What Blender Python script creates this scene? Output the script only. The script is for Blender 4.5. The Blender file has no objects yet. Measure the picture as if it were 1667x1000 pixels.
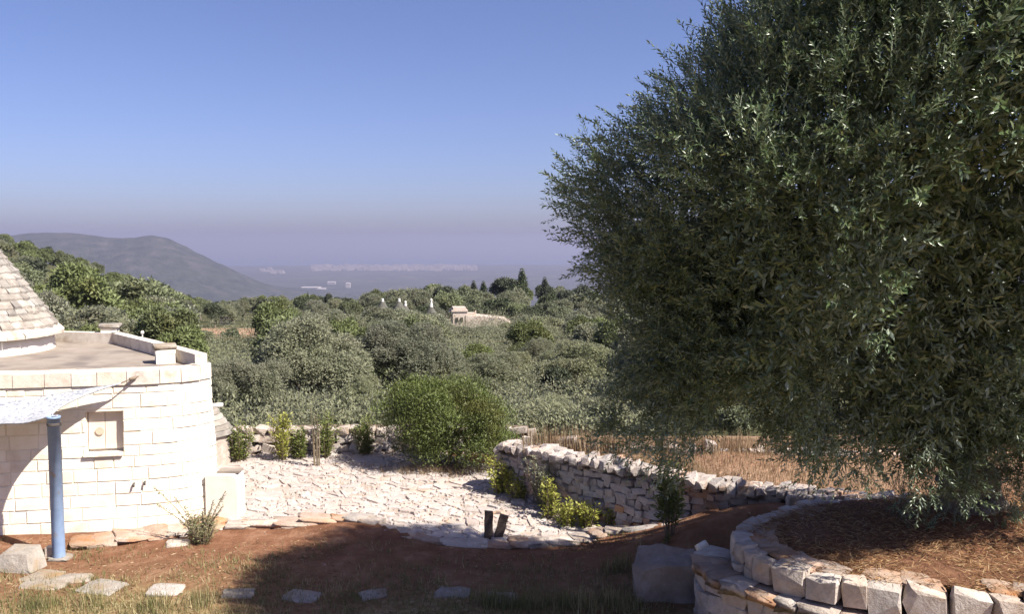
import bpy, math, random
import numpy as np
from mathutils import Vector, Matrix, Euler, noise as mnoise

# ------------------------------------------------------------------ camera, sky, sun, exposure
sc = bpy.context.scene
COL = sc.collection
CAM_H = 4.5
F = 1444.0 / 1667.0 * 36.0
PITCH = math.atan(108.0 / 1444.0)
cam = bpy.data.cameras.new('camera')
cam.lens = F
cam.sensor_width = 36.0
cam.clip_start = 0.1
cam.clip_end = 90000.0
camo = bpy.data.objects.new('camera', cam)
camo.location = (0, 0, CAM_H)
camo.rotation_euler = (math.pi / 2 - PITCH, 0, 0)
COL.objects.link(camo)
sc.camera = camo

SUN_EL, SUN_AZ = 48.0, 120.0          # azimuth clockwise from +Y
sdir = Vector((math.sin(math.radians(SUN_AZ)) * math.cos(math.radians(SUN_EL)),
               math.cos(math.radians(SUN_AZ)) * math.cos(math.radians(SUN_EL)),
               math.sin(math.radians(SUN_EL))))
world = bpy.data.worlds.new('World')
sc.world = world
world.use_nodes = True
wn = world.node_tree
sky = wn.nodes.new('ShaderNodeTexSky')
sky.sky_type = 'NISHITA'
sky.sun_disc = False
sky.sun_elevation = math.radians(SUN_EL)
sky.sun_rotation = math.radians(SUN_AZ)
sky.altitude = 2200.0
sky.air_density, sky.dust_density, sky.ozone_density = 1.0, 7.5, 6.0
tint = wn.nodes.new('ShaderNodeMix')
tint.data_type = 'RGBA'
tint.blend_type = 'MULTIPLY'
tint.inputs[0].default_value = 1.0
tint.inputs[7].default_value = (1.11, 0.935, 1.05, 1)
wn.links.new(sky.outputs[0], tint.inputs[6])
wn.links.new(tint.outputs[2], wn.nodes['Background'].inputs[0])
wn.nodes['Background'].inputs[1].default_value = 0.05
sun = bpy.data.lights.new('sun', 'SUN')
sun.energy = 3.9
sun.angle = math.radians(0.5)
sun.color = (1.0, 0.935, 0.83)
suno = bpy.data.objects.new('sun', sun)
suno.rotation_euler = (-sdir).to_track_quat('-Z', 'Y').to_euler()
suno.location = (20, -20, 40)
COL.objects.link(suno)
vs = sc.view_settings
vs.view_transform = 'Standard'
vs.look = 'None'
vs.gamma = 1.0
vs.use_curve_mapping = False
vs.exposure = 1.55
sc.render.engine = 'CYCLES'
sc.cycles.max_bounces = 6
sc.cycles.diffuse_bounces = 4
sc.cycles.glossy_bounces = 2
sc.cycles.transmission_bounces = 4
sc.cycles.volume_bounces = 0
sc.cycles.caustics_reflective = False
sc.cycles.caustics_refractive = False
sc.cycles.use_denoising = True

# ------------------------------------------------------------------ helpers
_c, _s = math.cos(PITCH), math.sin(PITCH)


def ray(px, py):
    u, v = (px - 833.5) / 1444.0, (py - 500.0) / 1444.0
    return Vector((u, _c - v * _s, -_s - v * _c))


def at(px, py, z=0.0):                 # layout aid: the ground point of height z seen in this direction
    d = ray(px, py)
    t = (z - CAM_H) / d.z
    return Vector((d.x * t, d.y * t, z))


def atd(px, py, Y):                    # the point at distance Y seen in this direction
    d = ray(px, py)
    t = Y / d.y
    return Vector((d.x * t, Y, CAM_H + d.z * t))


def mesh_np(name, V, Fa, mat=None, smooth=False):
    V = np.asarray(V, dtype=np.float32).reshape(-1, 3)
    Fa = np.asarray(Fa, dtype=np.int32)
    me = bpy.data.meshes.new(name)
    n, k = Fa.shape
    me.vertices.add(len(V))
    me.vertices.foreach_set('co', V.ravel())
    me.loops.add(n * k)
    me.loops.foreach_set('vertex_index', Fa.ravel())
    me.polygons.add(n)
    me.polygons.foreach_set('loop_start', np.arange(0, n * k, k, dtype=np.int32))
    if smooth:
        me.polygons.foreach_set('use_smooth', np.ones(n, dtype=bool))
    me.update(calc_edges=True)
    if mat:
        me.materials.append(mat)
    return me


def mesh_py(name, V, Fl, mat=None, smooth=False):
    me = bpy.data.meshes.new(name)
    me.from_pydata([tuple(v) for v in V], [], Fl)
    if smooth:
        me.polygons.foreach_set('use_smooth', [True] * len(me.polygons))
    me.update()
    if mat:
        me.materials.append(mat)
    return me


def link(name, me, parent=None, loc=None):
    o = bpy.data.objects.new(name, me)
    COL.objects.link(o)
    if parent is not None:
        o.parent = parent
    if loc is not None:
        o.location = loc
    return o


def empty(name, loc=(0, 0, 0), rz=0.0):
    o = bpy.data.objects.new(name, None)
    o.empty_display_size = 0.2
    o.location = loc
    o.rotation_euler = (0, 0, rz)
    COL.objects.link(o)
    return o


def tag(o, label=None, cat=None, group=None, kind=None):
    if label:
        o['label'] = label
    if cat:
        o['category'] = cat
    if group:
        o['group'] = group
    if kind:
        o['kind'] = kind
    return o


class MB:
    def __init__(self):
        self.v, self.f = [], []

    def add(self, V, Fl):
        b = len(self.v)
        self.v += [tuple(p) for p in V]
        self.f += [tuple(b + i for i in f) for f in Fl]

    def box(self, c, s, rz=0.0, taper=1.0):
        cx, cy, cz = c
        a, b = math.cos(rz), math.sin(rz)
        V = []
        for z, t in ((-.5, 1), (.5, taper)):
            for x, y in ((-.5, -.5), (.5, -.5), (.5, .5), (-.5, .5)):
                X, Y = x * s[0] * t, y * s[1] * t
                V.append((cx + X * a - Y * b, cy + X * b + Y * a, cz + z * s[2]))
        self.add(V, [(3, 2, 1, 0), (4, 5, 6, 7), (0, 1, 5, 4), (1, 2, 6, 5), (2, 3, 7, 6), (3, 0, 4, 7)])

    def tube(self, P, R, n=8, cap=True):
        P = [Vector(p) for p in P]
        rings = []
        ref = Vector((0.31, 0.17, 0.93))
        for i, p in enumerate(P):
            t = (P[min(i + 1, len(P) - 1)] - P[max(i - 1, 0)]).normalized()
            u = t.cross(ref)
            if u.length < 1e-3:
                u = t.cross(Vector((1, 0, 0)))
            u.normalize()
            w = t.cross(u)
            r = R[i] if hasattr(R, '__len__') else R
            rings.append([p + (u * math.cos(2 * math.pi * k / n) + w * math.sin(2 * math.pi * k / n)) * r for k in range(n)])
        V = [q for r in rings for q in r]
        Fl = []
        for i in range(len(P) - 1):
            for k in range(n):
                a, b = i * n + k, i * n + (k + 1) % n
                Fl.append((a, b, b + n, a + n))
        if cap:
            Fl.append(tuple(range(n))[::-1])
            Fl.append(tuple((len(P) - 1) * n + k for k in range(n)))
        self.add(V, Fl)

    def lathe(self, prof, n=24, c=(0, 0, 0)):
        V, Fl = [], []
        for r, z in prof:
            for k in range(n):
                a = 2 * math.pi * k / n
                V.append((c[0] + r * math.cos(a), c[1] + r * math.sin(a), c[2] + z))
        for i in range(len(prof) - 1):
            for k in range(n):
                a, b = i * n + k, i * n + (k + 1) % n
                Fl.append((a, b, b + n, a + n))
        Fl.append(tuple((len(prof) - 1) * n + k for k in range(n)))
        self.add(V, Fl)

    def build(self, name, mat, parent=None, smooth=False, loc=None):
        return link(name, mesh_py(name, self.v, self.f, mat, smooth), parent, loc)


# ------------------------------------------------------------------ materials
def M(name, ramp, scale=6.0, detail=6.0, rough=0.9, bump=0.0, bscale=30.0, bdist=0.02, spec=0.25,
      obj_var=0.0, stain_or_shade=None, island=False, silver=None, transl=0.0, hue_noise=None):
    m = bpy.data.materials.new(name)
    m.use_nodes = True
    nt = m.node_tree
    N, L = nt.nodes, nt.links
    b = N['Principled BSDF']
    b.inputs['Roughness'].default_value = rough
    b.inputs['Specular IOR Level'].default_value = spec
    geo = N.new('ShaderNodeNewGeometry')
    cr = N.new('ShaderNodeValToRGB')
    els = cr.color_ramp.elements
    while len(els) < len(ramp):
        els.new(0.5)
    for e, (p, c) in zip(els, ramp):
        e.position = p
        e.color = (*c, 1)
    pos = geo.outputs['Position']
    if island:
        L.new(geo.outputs['Random Per Island'], cr.inputs[0])
    else:
        nz = N.new('ShaderNodeTexNoise')
        nz.inputs['Scale'].default_value = scale
        nz.inputs['Detail'].default_value = detail
        nz.inputs['Roughness'].default_value = 0.62
        L.new(pos, nz.inputs['Vector'])
        L.new(nz.outputs[0], cr.inputs[0])
    col = cr.outputs[0]

    def mix(fac, a, bb, mode='MIX', fv=None):
        mx = N.new('ShaderNodeMix')
        mx.data_type = 'RGBA'
        mx.blend_type = mode
        if fac is not None:
            L.new(fac, mx.inputs[0])
        else:
            mx.inputs[0].default_value = fv
        for i, x in ((6, a), (7, bb)):
            if isinstance(x, tuple):
                mx.inputs[i].default_value = (*x, 1)
            else:
                L.new(x, mx.inputs[i])
        return mx.outputs[2]

    if stain_or_shade:                            # (colour, scale, low, high): broad weathering patches, and shadow speckles on the sail
        n2 = N.new('ShaderNodeTexNoise')
        n2.inputs['Scale'].default_value = stain_or_shade[1]
        n2.inputs['Detail'].default_value = 4
        L.new(pos, n2.inputs['Vector'])
        mr = N.new('ShaderNodeMapRange')
        mr.inputs[1].default_value, mr.inputs[2].default_value = stain_or_shade[2], stain_or_shade[3]
        L.new(n2.outputs[0], mr.inputs[0])
        col = mix(mr.outputs[0], col, stain_or_shade[0])
    if hue_noise:                        # (colour, scale, low, high): hue by region of a crown
        n3 = N.new('ShaderNodeTexNoise')
        n3.inputs['Scale'].default_value = hue_noise[1]
        L.new(pos, n3.inputs['Vector'])
        mr = N.new('ShaderNodeMapRange')
        mr.inputs[1].default_value, mr.inputs[2].default_value = hue_noise[2], hue_noise[3]
        mr.inputs[4].default_value = 0.75
        L.new(n3.outputs[0], mr.inputs[0])
        col = mix(mr.outputs[0], col, hue_noise[0])
    if obj_var:
        oi = N.new('ShaderNodeObjectInfo')
        mr = N.new('ShaderNodeMapRange')
        mr.inputs[3].default_value, mr.inputs[4].default_value = 1 - obj_var, 1 + obj_var * 0.6
        L.new(oi.outputs['Random'], mr.inputs[0])
        hs = N.new('ShaderNodeHueSaturation')
        L.new(mr.outputs[0], hs.inputs['Value'])
        sm = N.new('ShaderNodeMath')
        sm.operation = 'MULTIPLY_ADD'
        sm.inputs[1].default_value, sm.inputs[2].default_value = 7.13, 0.0
        L.new(oi.outputs['Random'], sm.inputs[0])
        fr = N.new('ShaderNodeMath')
        fr.operation = 'FRACT'
        L.new(sm.outputs[0], fr.inputs[0])
        m2 = N.new('ShaderNodeMapRange')
        m2.inputs[3].default_value, m2.inputs[4].default_value = 0.75, 1.25
        L.new(fr.outputs[0], m2.inputs[0])
        L.new(m2.outputs[0], hs.inputs['Saturation'])
        L.new(col, hs.inputs['Color'])
        col = hs.outputs[0]
    if silver:
        col = mix(geo.outputs['Backfacing'], col, silver)
    L.new(col, b.inputs['Base Color'])
    if bump:
        bz = N.new('ShaderNodeTexNoise')
        bz.inputs['Scale'].default_value = bscale
        bz.inputs['Detail'].default_value = 8
        bz.inputs['Roughness'].default_value = 0.65
        L.new(pos, bz.inputs['Vector'])
        bp = N.new('ShaderNodeBump')
        bp.inputs['Strength'].default_value = bump
        bp.inputs['Distance'].default_value = bdist
        L.new(bz.outputs[0], bp.inputs['Height'])
        L.new(bp.outputs[0], b.inputs['Normal'])
    if transl:
        tr = N.new('ShaderNodeBsdfTranslucent')
        L.new(col, tr.inputs[0])
        ms = N.new('ShaderNodeMixShader')
        ms.inputs[0].default_value = transl
        L.new(b.outputs[0], ms.inputs[1])
        L.new(tr.outputs[0], ms.inputs[2])
        L.new(ms.outputs[0], N['Material Output'].inputs['Surface'])
    return m


TUFA = M('tufa_block', [(.25, (.66, .60, .485)), (.5, (.75, .70, .60)), (.8, (.80, .77, .69))], 5, 7, .92, .5, 45, .012,
         obj_var=.10, stain_or_shade=((.62, .52, .42), 2.6, .56, .76))
MORTAR = M('lime_mortar', [(.3, (.66, .585, .49)), (.7, (.75, .69, .60))], 12, 5, .95, .4, 60)
PLASTER = M('lime_plaster', [(.3, (.66, .61, .53)), (.7, (.74, .70, .63))], 4, 6, .9, .25, 40, .01)
COPING = M('coping_stone', [(.25, (.50, .425, .355)), (.55, (.62, .555, .485)), (.8, (.70, .65, .585))], 7, 7, .92, .5, 40, .02,
           obj_var=.1, stain_or_shade=((.36, .29, .22), 4.0, .55, .75))
ROOFTOP = M('roof_render', [(.25, (.19, .155, .13)), (.5, (.26, .22, .185)), (.8, (.32, .28, .245))], 2.2, 7, .95, .3, 20, .015,
            stain_or_shade=((.16, .135, .12), 1.3, .5, .66))
SLATE = M('limestone_slab', [(.25, (.20, .175, .155)), (.5, (.30, .27, .24)), (.8, (.44, .41, .375))], 8, 7, .93, .7, 35, .03,
          obj_var=.28, stain_or_shade=((.27, .25, .22), 5.0, .5, .72))
WHITESTONE = M('white_limestone', [(.2, (.30, .24, .195)), (.5, (.42, .36, .315)), (.8, (.54, .49, .445))], 9, 8, .93, .7, 30, .03,
               obj_var=.2, stain_or_shade=((.46, .33, .22), 3.0, .56, .74))
BOULDERST = M('boulder_stone', [(.2, (.16, .125, .10)), (.5, (.25, .205, .175)), (.8, (.35, .30, .265))], 5, 9, .95, .8, 14, .04)
GREYSTONE = M('grey_limestone', [(.2, (.25, .205, .18)), (.5, (.385, .335, .305)), (.8, (.50, .455, .42))], 9, 8, .95, .8, 28, .03,
              obj_var=.26, stain_or_shade=((.42, .24, .14), 1.6, .55, .72))
REDSTONE = M('red_stained_limestone', [(.2, (.34, .19, .11)), (.5, (.48, .31, .21)), (.8, (.58, .46, .36))], 9, 8, .95, .8, 28, .03,
             obj_var=.22)
PAVE = M('paving_limestone', [(.2, (.34, .275, .24)), (.5, (.42, .365, .335)), (.8, (.49, .45, .425))], 7, 8, .93, .6, 26, .03,
         obj_var=.14, stain_or_shade=((.40, .29, .21), 2.2, .58, .78))
PAVEBED = M('paving_bed', [(.2, (.25, .19, .145)), (.42, (.35, .285, .24)), (.6, (.42, .36, .32)), (.8, (.47, .42, .385))], 5, 8, .95, .6, 40, .03)
KERBST = M('kerb_stone', [(.2, (.26, .165, .11)), (.5, (.36, .26, .195)), (.8, (.44, .37, .32))], 6, 8, .93, .7, 28, .03, obj_var=.2,
           stain_or_shade=((.40, .20, .10), 2.5, .5, .7))
STEPST = M('stepping_limestone', [(.2, (.19, .155, .125)), (.5, (.30, .262, .222)), (.8, (.42, .38, .335))], 8, 8, .95, .7, 30, .03,
           obj_var=.15, stain_or_shade=((.26, .19, .12), 4.0, .5, .7))
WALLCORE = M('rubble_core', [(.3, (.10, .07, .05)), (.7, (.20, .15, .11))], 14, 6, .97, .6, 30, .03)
BLUEPAINT = M('blue_paint', [(.3, (.19, .27, .42)), (.6, (.23, .32, .48)), (.85, (.29, .37, .52))], 9, 8, .55, .15, 60, .004,
              spec=.4, stain_or_shade=((.26, .25, .26), 7, .60, .70))
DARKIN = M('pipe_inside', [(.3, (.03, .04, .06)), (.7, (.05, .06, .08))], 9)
CANVAS = M('sail_canvas', [(.3, (.35, .36, .39)), (.7, (.43, .44, .47))], 14, 7, .9, .3, 30, .01,
           stain_or_shade=((.20, .215, .26), 24.0, .55, .63), transl=.12)  # grey speckles are shadow put into the canvas colour
ROPE = M('rope', [(.3, (.16, .12, .09)), (.7, (.25, .2, .15))], 30)
SHUTTER = M('shutter_board', [(.3, (.60, .525, .43)), (.7, (.68, .60, .51))], 5, 6, .8, .2, 50, .006)
SHUTTERDISC = M('shutter_disc', [(.3, (.52, .40, .30)), (.7, (.60, .47, .36))], 8, 5, .8)
DARKMETAL = M('dark_metal', [(.3, (.06, .05, .05)), (.7, (.10, .09, .08))], 20, 4, .6)
WHITEPIPE = M('white_pipe', [(.3, (.55, .53, .50)), (.7, (.66, .64, .60))], 12, 4, .6)
OLDWOOD = M('weathered_wood', [(.25, (.045, .033, .026)), (.55, (.085, .062, .05)), (.8, (.13, .10, .085))], 14, 8, .9, .7, 40, .01)
BARK = M('olive_bark', [(.25, (.07, .055, .042)), (.5, (.15, .125, .10)), (.8, (.26, .23, .19))], 9, 8, .95, 1.0, 22, .04)
TWIG = M('twig', [(.3, (.12, .09, .06)), (.7, (.22, .18, .12))], 20, 4)
DRYSTEM = M('dry_stem', [(.3, (.24, .19, .12)), (.7, (.36, .30, .21))], 20, 4)

OLIVE = M('olive_leaf', [(0, (.044, .076, .03)), (.35, (.08, .126, .05)), (.65, (.12, .17, .074)), (.93, (.17, .215, .11)),
                         (.986, (.16, .19, .09)), (1, (.22, .19, .05))], rough=.33, spec=.6, island=True, silver=(.215, .27, .19), transl=.26)
OLIVEMID = M('olive_foliage', [(0, (.165, .175, .105)), (.5, (.225, .238, .145)), (1, (.275, .285, .185))], rough=.6, spec=.3,
             island=True, obj_var=.32, transl=.42, silver=(.24, .25, .18), hue_noise=((.24, .225, .155), .5, .45, .7))
GREENMID = M('green_foliage', [(0, (.125, .145, .07)), (.5, (.18, .208, .10)), (1, (.23, .26, .14))], rough=.6, spec=.3,
             island=True, obj_var=.25, transl=.34, hue_noise=((.13, .13, .05), .4, .5, .75))
DARKMID = M('dark_foliage', [(0, (.04, .05, .03)), (.5, (.065, .08, .045)), (1, (.10, .115, .065))], rough=.6, spec=.3,
            island=True, obj_var=.2, transl=.15)
BUSHLEAF = M('bush_leaf', [(0, (.06, .082, .022)), (.5, (.10, .132, .034)), (1, (.15, .18, .05))], rough=.5, spec=.35,
             island=True, transl=.25, hue_noise=((.12, .11, .03), 1.2, .52, .75))
YELLOWLEAF = M('yellow_green_leaf', [(0, (.18, .20, .035)), (.5, (.29, .30, .06)), (1, (.40, .39, .10))], rough=.5, spec=.35,
               island=True, transl=.3)
GREENLEAF = M('green_leaf', [(0, (.085, .11, .025)), (.5, (.14, .17, .045)), (1, (.22, .24, .075))], rough=.5, spec=.35,
              island=True, transl=.3)
GREYLEAF = M('grey_green_leaf', [(0, (.09, .10, .06)), (.5, (.15, .16, .10)), (1, (.24, .25, .17))], rough=.7, spec=.2,
             island=True, transl=.2)
HERBLEAF = M('herb_leaf', [(0, (.12, .13, .06)), (.5, (.22, .22, .11)), (1, (.34, .32, .18))], rough=.7, spec=.2, island=True, transl=.25)
GRASS = M('grass_blade', [(0, (.10, .105, .04)), (.45, (.19, .175, .075)), (.75, (.33, .275, .14)), (1, (.47, .40, .24))], rough=.8,
          spec=.15, island=True, transl=.25, hue_noise=((.11, .125, .045), .9, .42, .62))
STRAW = M('dry_straw', [(0, (.17, .08, .036)), (.4, (.27, .15, .072)), (.75, (.37, .24, .125)), (1, (.48, .36, .21))], rough=.85, spec=.15, island=True, transl=.15)
FIELDGRASS = M('dry_field_grass', [(0, (.17, .115, .068)), (.5, (.25, .175, .108)), (1, (.35, .275, .185))], rough=.85, spec=.1, island=True, transl=.25)
FARWHITE = M('far_white_wall', [(.3, (.60, .57, .52)), (.7, (.75, .72, .68))], .2, 3)
FARSTONE = M('farmhouse_stone', [(.25, (.36, .285, .235)), (.5, (.46, .38, .325)), (.8, (.54, .475, .425))], 1.2, 6, .93, .4, 4, .05)
OPENING = M('dark_opening', [(.3, (.02, .018, .016)), (.7, (.035, .03, .028))], 3)
TILE = M('terracotta_roof', [(.3, (.26, .13, .08)), (.7, (.38, .22, .14))], 2, 5)

rng = np.random.default_rng(7)
rnd = random.Random(11)


# ------------------------------------------------------------------ heights of the land
def sst(a, b, x):
    t = np.clip((np.asarray(x, dtype=float) - a) / (b - a), 0, 1)
    return t * t * (3 - 2 * t)


BASE_D = [0, 18.3, 24, 40, 60, 80, 100, 140, 175, 230, 400, 1000, 2000, 2600, 60000]
BASE_Z = [0, 0, -.9, -2.1, -3.2, -4.25, -5.7, -8.0, -11, -20, -52, -165, -240, -250, -250]


def height(x, y):
    x, y = np.asarray(x, dtype=float), np.asarray(y, dtype=float)
    r = np.hypot(x, np.maximum(y, 0) * 1.0)
    d = np.maximum(y, 0) + 0.0 * r
    z = np.interp(d, BASE_D, BASE_Z)
    k = np.interp(d, [0, 25, 40, 190, 320, 900], [0, 0, 1, 1, .5, 0])
    z = z + k * np.minimum(.33 * np.maximum(0, -x - (19 + .245 * d)), 40)
    far = sst(22, 60, d) * (1 - sst(1500, 2600, d))
    z = z + far * (np.sin(x * .06 + 1.3) * np.cos(y * .045) * .5 + np.sin(x * .021 + y * .017) * .8 * np.minimum(d / 100, 3))
    # raised earth between the edging and the planting bed
    z = z + .86 * sst(.8, 3.7, x) * sst(10.9, 12.0, y) * (1 - sst(8, 16, x - 4)) * (1 - sst(16.0, 17.6, y))
    z = z + .86 * sst(2.6, 3.4, x) * sst(9.0, 9.8, y) * (1 - sst(10.9, 12.0, y)) * 0
    near = (1 - sst(17, 19, y)) * (1 - sst(12, 20, np.abs(x)))
    z = z + near * (np.sin(x * 2.1 + y * .9) * .018 + np.sin(x * .9 - y * 2.3 + 1) * .02)
    z = z + .09 * np.exp(-(((x + 2.0) / 1.5) ** 2 + ((y - 13.5) / .55) ** 2))
    return z


# ------------------------------------------------------------------ edging line, yard outline
KERB_PX = [(118, 889, .05), (200, 880, .05), (280, 868, .06), (335, 858, .07), (390, 850, .08), (470, 845, .10), (530, 840, .12),
           (570, 839, .12), (610, 848, .10), (650, 865, .08), (700, 877, .06), (760, 881, .06), (830, 881, .06), (900, 878, .07),
           (950, 872, .10), (1000, 863, .16), (1050, 857, .28), (1100, 850, .42), (1150, 843, .53), (1200, 835, .66),
           (1240, 829, .76), (1285, 822, .86)]
KERB = [at(*k) for k in KERB_PX]
WALL_TOP = [(805, 724, .84), (850, 729, .9), (900, 738, .97), (1000, 757, 1.0), (1100, 775, 1.0), (1200, 790, 1.0), (1300, 803, 1.0),
            (1440, 816, 1.0), (1560, 826, 1.0)]
WALL = [at(*k) for k in WALL_TOP]
YARD = [(p.x, p.y) for p in KERB[2:]] + [(WALL[6].x, WALL[6].y + .1)] + [(WALL[i].x, WALL[i].y + .12) for i in (5, 4, 3, 2, 1, 0)] + \
       [(-.3, 17.2), (-1.4, 18.5), (-6.4, 18.35), (-6.2, 15.6), (-5.2, 14.6)]


def in_poly(x, y, P):
    x, y = np.asarray(x, float), np.asarray(y, float)
    c = np.zeros(x.shape, bool)
    n = len(P)
    for i in range(n):
        x1, y1 = P[i]
        x2, y2 = P[(i + 1) % n]
        cond = (y1 > y) != (y2 > y)
        t = (x2 - x1) * (y - y1) / (y2 - y1 if y2 != y1 else 1e-9) + x1
        c ^= cond & (x < t)
    return c


# ------------------------------------------------------------------ the ground: one polar sheet to the horizon
def ground_mat():
    m = bpy.data.materials.new('ground')
    m.use_nodes = True
    N, L = m.node_tree.nodes, m.node_tree.links
    b = N['Principled BSDF']
    b.inputs['Roughness'].default_value = .95
    b.inputs['Specular IOR Level'].default_value = .1
    geo = N.new('ShaderNodeNewGeometry')

    def noise(scale, detail=6):
        n = N.new('ShaderNodeTexNoise')
        n.inputs['Scale'].default_value = scale
        n.inputs['Detail'].default_value = detail
        n.inputs['Roughness'].default_value = .62
        L.new(geo.outputs['Position'], n.inputs['Vector'])
        return n.outputs[0]

    def ramp(src, els):
        r = N.new('ShaderNodeValToRGB')
        e = r.color_ramp.elements
        while len(e) < len(els):
            e.new(.5)
        for q, (p, c) in zip(e, els):
            q.position = p
            q.color = (*c, 1)
        L.new(src, r.inputs[0])
        return r.outputs[0]

    def mix(f, a, bb):
        mx = N.new('ShaderNodeMix')
        mx.data_type = 'RGBA'
        L.new(f, mx.inputs[0])
        L.new(a, mx.inputs[6])
        L.new(bb, mx.inputs[7])
        return mx.outputs[2]

    def attr(n):
        a = N.new('ShaderNodeAttribute')
        a.attribute_name = n
        return a.outputs['Fac']

    def mul(a, bb, op='MULTIPLY'):
        q = N.new('ShaderNodeMath')
        q.operation = op
        q.use_clamp = True
        L.new(a, q.inputs[0])
        if isinstance(bb, (int, float)):
            q.inputs[1].default_value = bb
        else:
            L.new(bb, q.inputs[1])
        return q.outputs[0]

    soil = ramp(noise(3.2, 8), [(.2, (.10, .045, .025)), (.5, (.175, .084, .048)), (.72, (.255, .145, .092))])
    straw = ramp(noise(9, 8), [(.25, (.13, .085, .04)), (.5, (.24, .18, .09)), (.75, (.36, .29, .17))])
    scrub = ramp(noise(.25, 8), [(.3, (.035, .04, .018)), (.55, (.07, .07, .035)), (.75, (.14, .11, .06))])
    fieldc = ramp(noise(.5, 8), [(.3, (.24, .125, .075)), (.6, (.38, .25, .17)), (.8, (.44, .32, .24))])
    plain = ramp(noise(.006, 10), [(.3, (.02, .027, .02)), (.5, (.04, .045, .035)), (.62, (.07, .07, .055)), (.75, (.16, .14, .11))])
    c = mix(attr('soil'), scrub, soil)
    sf = mul(mul(attr('straw'), noise(4.5, 7)), 1.7)
    c = mix(sf, c, straw)
    c = mix(attr('field'), c, fieldc)
    c = mix(attr('plain'), c, plain)
    L.new(c, b.inputs['Base Color'])
    bp = N.new('ShaderNodeBump')
    bp.inputs['Strength'].default_value = .8
    bp.inputs['Distance'].default_value = .06
    L.new(noise(11, 9), bp.inputs['Height'])
    L.new(bp.outputs[0], b.inputs['Normal'])
    return m


def build_ground():
    rs = [1.0]
    while rs[-1] < 42000:
        r = rs[-1]
        rs.append(r * (1.03 if r < 8 else 1.0125 if r < 19 else 1.03 if r < 400 else 1.09))
    rs = np.array(rs)
    a_in = np.radians(np.linspace(-36, 36, 300))
    a_out = np.radians(np.linspace(36, 324, 70)[1:-1])
    an = np.concatenate([a_in, a_out])
    A, R = np.meshgrid(an, rs)
    X, Y = np.sin(A) * R, np.cos(A) * R
    Z = height(X, Y)
    yard = in_poly(X, Y, YARD)
    Z = np.where(yard, np.minimum(Z, .0) - .07, Z)
    na, nr = len(an), len(rs)
    V = np.stack([X, Y, Z], -1).reshape(-1, 3)
    V = np.concatenate([V, [[0, 0, 0]]])
    i, j = np.meshgrid(np.arange(nr - 1), np.arange(na), indexing='ij')
    j2 = (j + 1) % na
    q = np.stack([i * na + j, (i + 1) * na + j, (i + 1) * na + j2, i * na + j2], -1).reshape(-1, 4)[:, ::-1]
    me = mesh_np('ground', V, q, ground_mat(), True)
    x, y = V[:, 0], V[:, 1]
    soil = ((1 - sst(18.5, 21, y)) * (1 - sst(14, 22, np.abs(x)))) * (1 - sst(15.8, 16.6, y) * (x > 0))
    straw = (1 - sst(9.9, 11.2, y + .35 * np.sin(x * 1.7) + .08 * x)) * .95
    straw = np.maximum(straw, .25 * (1 - sst(11, 13, y)))
    field = np.exp(-(((x + 25) / 9.0) ** 2 + ((y - 80) / 7.0) ** 2) ** 2)
    field = np.maximum(field, ((x > 1.2) & (y > 13.2 - .5 * (x - 3)) & (y < 17.5) & (x < 14)) * sst(0.5, 1.5, x) * .9)
    plain = sst(700, 1500, np.hypot(x, y))
    for n, arr in (('soil', soil), ('straw', straw), ('field', field), ('plain', plain)):
        at_ = me.attributes.new(n, 'FLOAT', 'POINT')
        at_.data.foreach_set('value', arr.astype(np.float32))
    return tag(link('ground', me), kind='structure')


build_ground()

# sea beyond the plain
sm_ = M('sea_water', [(.3, (.02, .05, .09)), (.7, (.03, .065, .11))], .002, 3, .25, spec=.5)
a_ = np.radians(np.linspace(-50, 50, 60))
V = np.concatenate([np.stack([np.sin(a_) * 9300, np.cos(a_) * 9300, np.full(60, -249.0)], -1),
                    np.stack([np.sin(a_) * 41000, np.cos(a_) * 41000, np.full(60, -249.0)], -1)])
tag(link('sea', mesh_np('sea', V, [(k, k + 1, 61 + k, 60 + k) for k in range(59)], sm_)), kind='structure')


# far mountain ridge
def build_mountain():
    sk = [(-500, 384), (-200, 380), (0, 384), (60, 379), (85, 378), (130, 381), (180, 386), (220, 387), (250, 382), (280, 390), (310, 405),
          (340, 420), (380, 440), (420, 459), (450, 470), (500, 479), (540, 486), (640, 500)]
    pxs = np.linspace(-500, 640, 230)
    nt = 70
    V = []
    for px in pxs:
        py = np.interp(px, [p[0] for p in sk], [p[1] for p in sk])
        u = (px - 833.5) / 1444
        for t in np.linspace(0, 1, nt):
            D = 2300 + 2400 * t
            top = CAM_H - (py - 392) / 1444 * 3300
            prof = float(np.interp(t, [0, .12, .25, .33, .417, .5, .7, 1], [0, .16, .52, .80, 1.0, .93, .6, 0]))
            x, y = u * D, D
            n = mnoise.fractal(Vector((x / 420, y / 420, 3.3)), 1.0, 2.0, 5)
            n2 = mnoise.noise(Vector((x / 45, y / 45, 1.1)))
            rid = math.sin(px * .035 + t * 3 + n) * 9 * prof * (1 - prof) * 4
            z = -262 + (top + 262) * prof + (n * 24 + rid) * (1 - prof ** 6) * min(1, prof * 4) + n2 * 4.0
            V.append((x, y, z))
    n = len(pxs)
    Fq = [(i * nt + k, (i + 1) * nt + k, (i + 1) * nt + k + 1, i * nt + k + 1) for i in range(n - 1) for k in range(nt - 1)]
    m = M('mountain_scrub', [(.35, (.018, .026, .02)), (.5, (.035, .042, .03)), (.62, (.055, .054, .05)), (.75, (.11, .095, .085))], .018, 10, .95, .9, .05, 12)
    tag(link('mountain', mesh_np('mountain', V, Fq, m, True)), kind='structure')


build_mountain()

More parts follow.
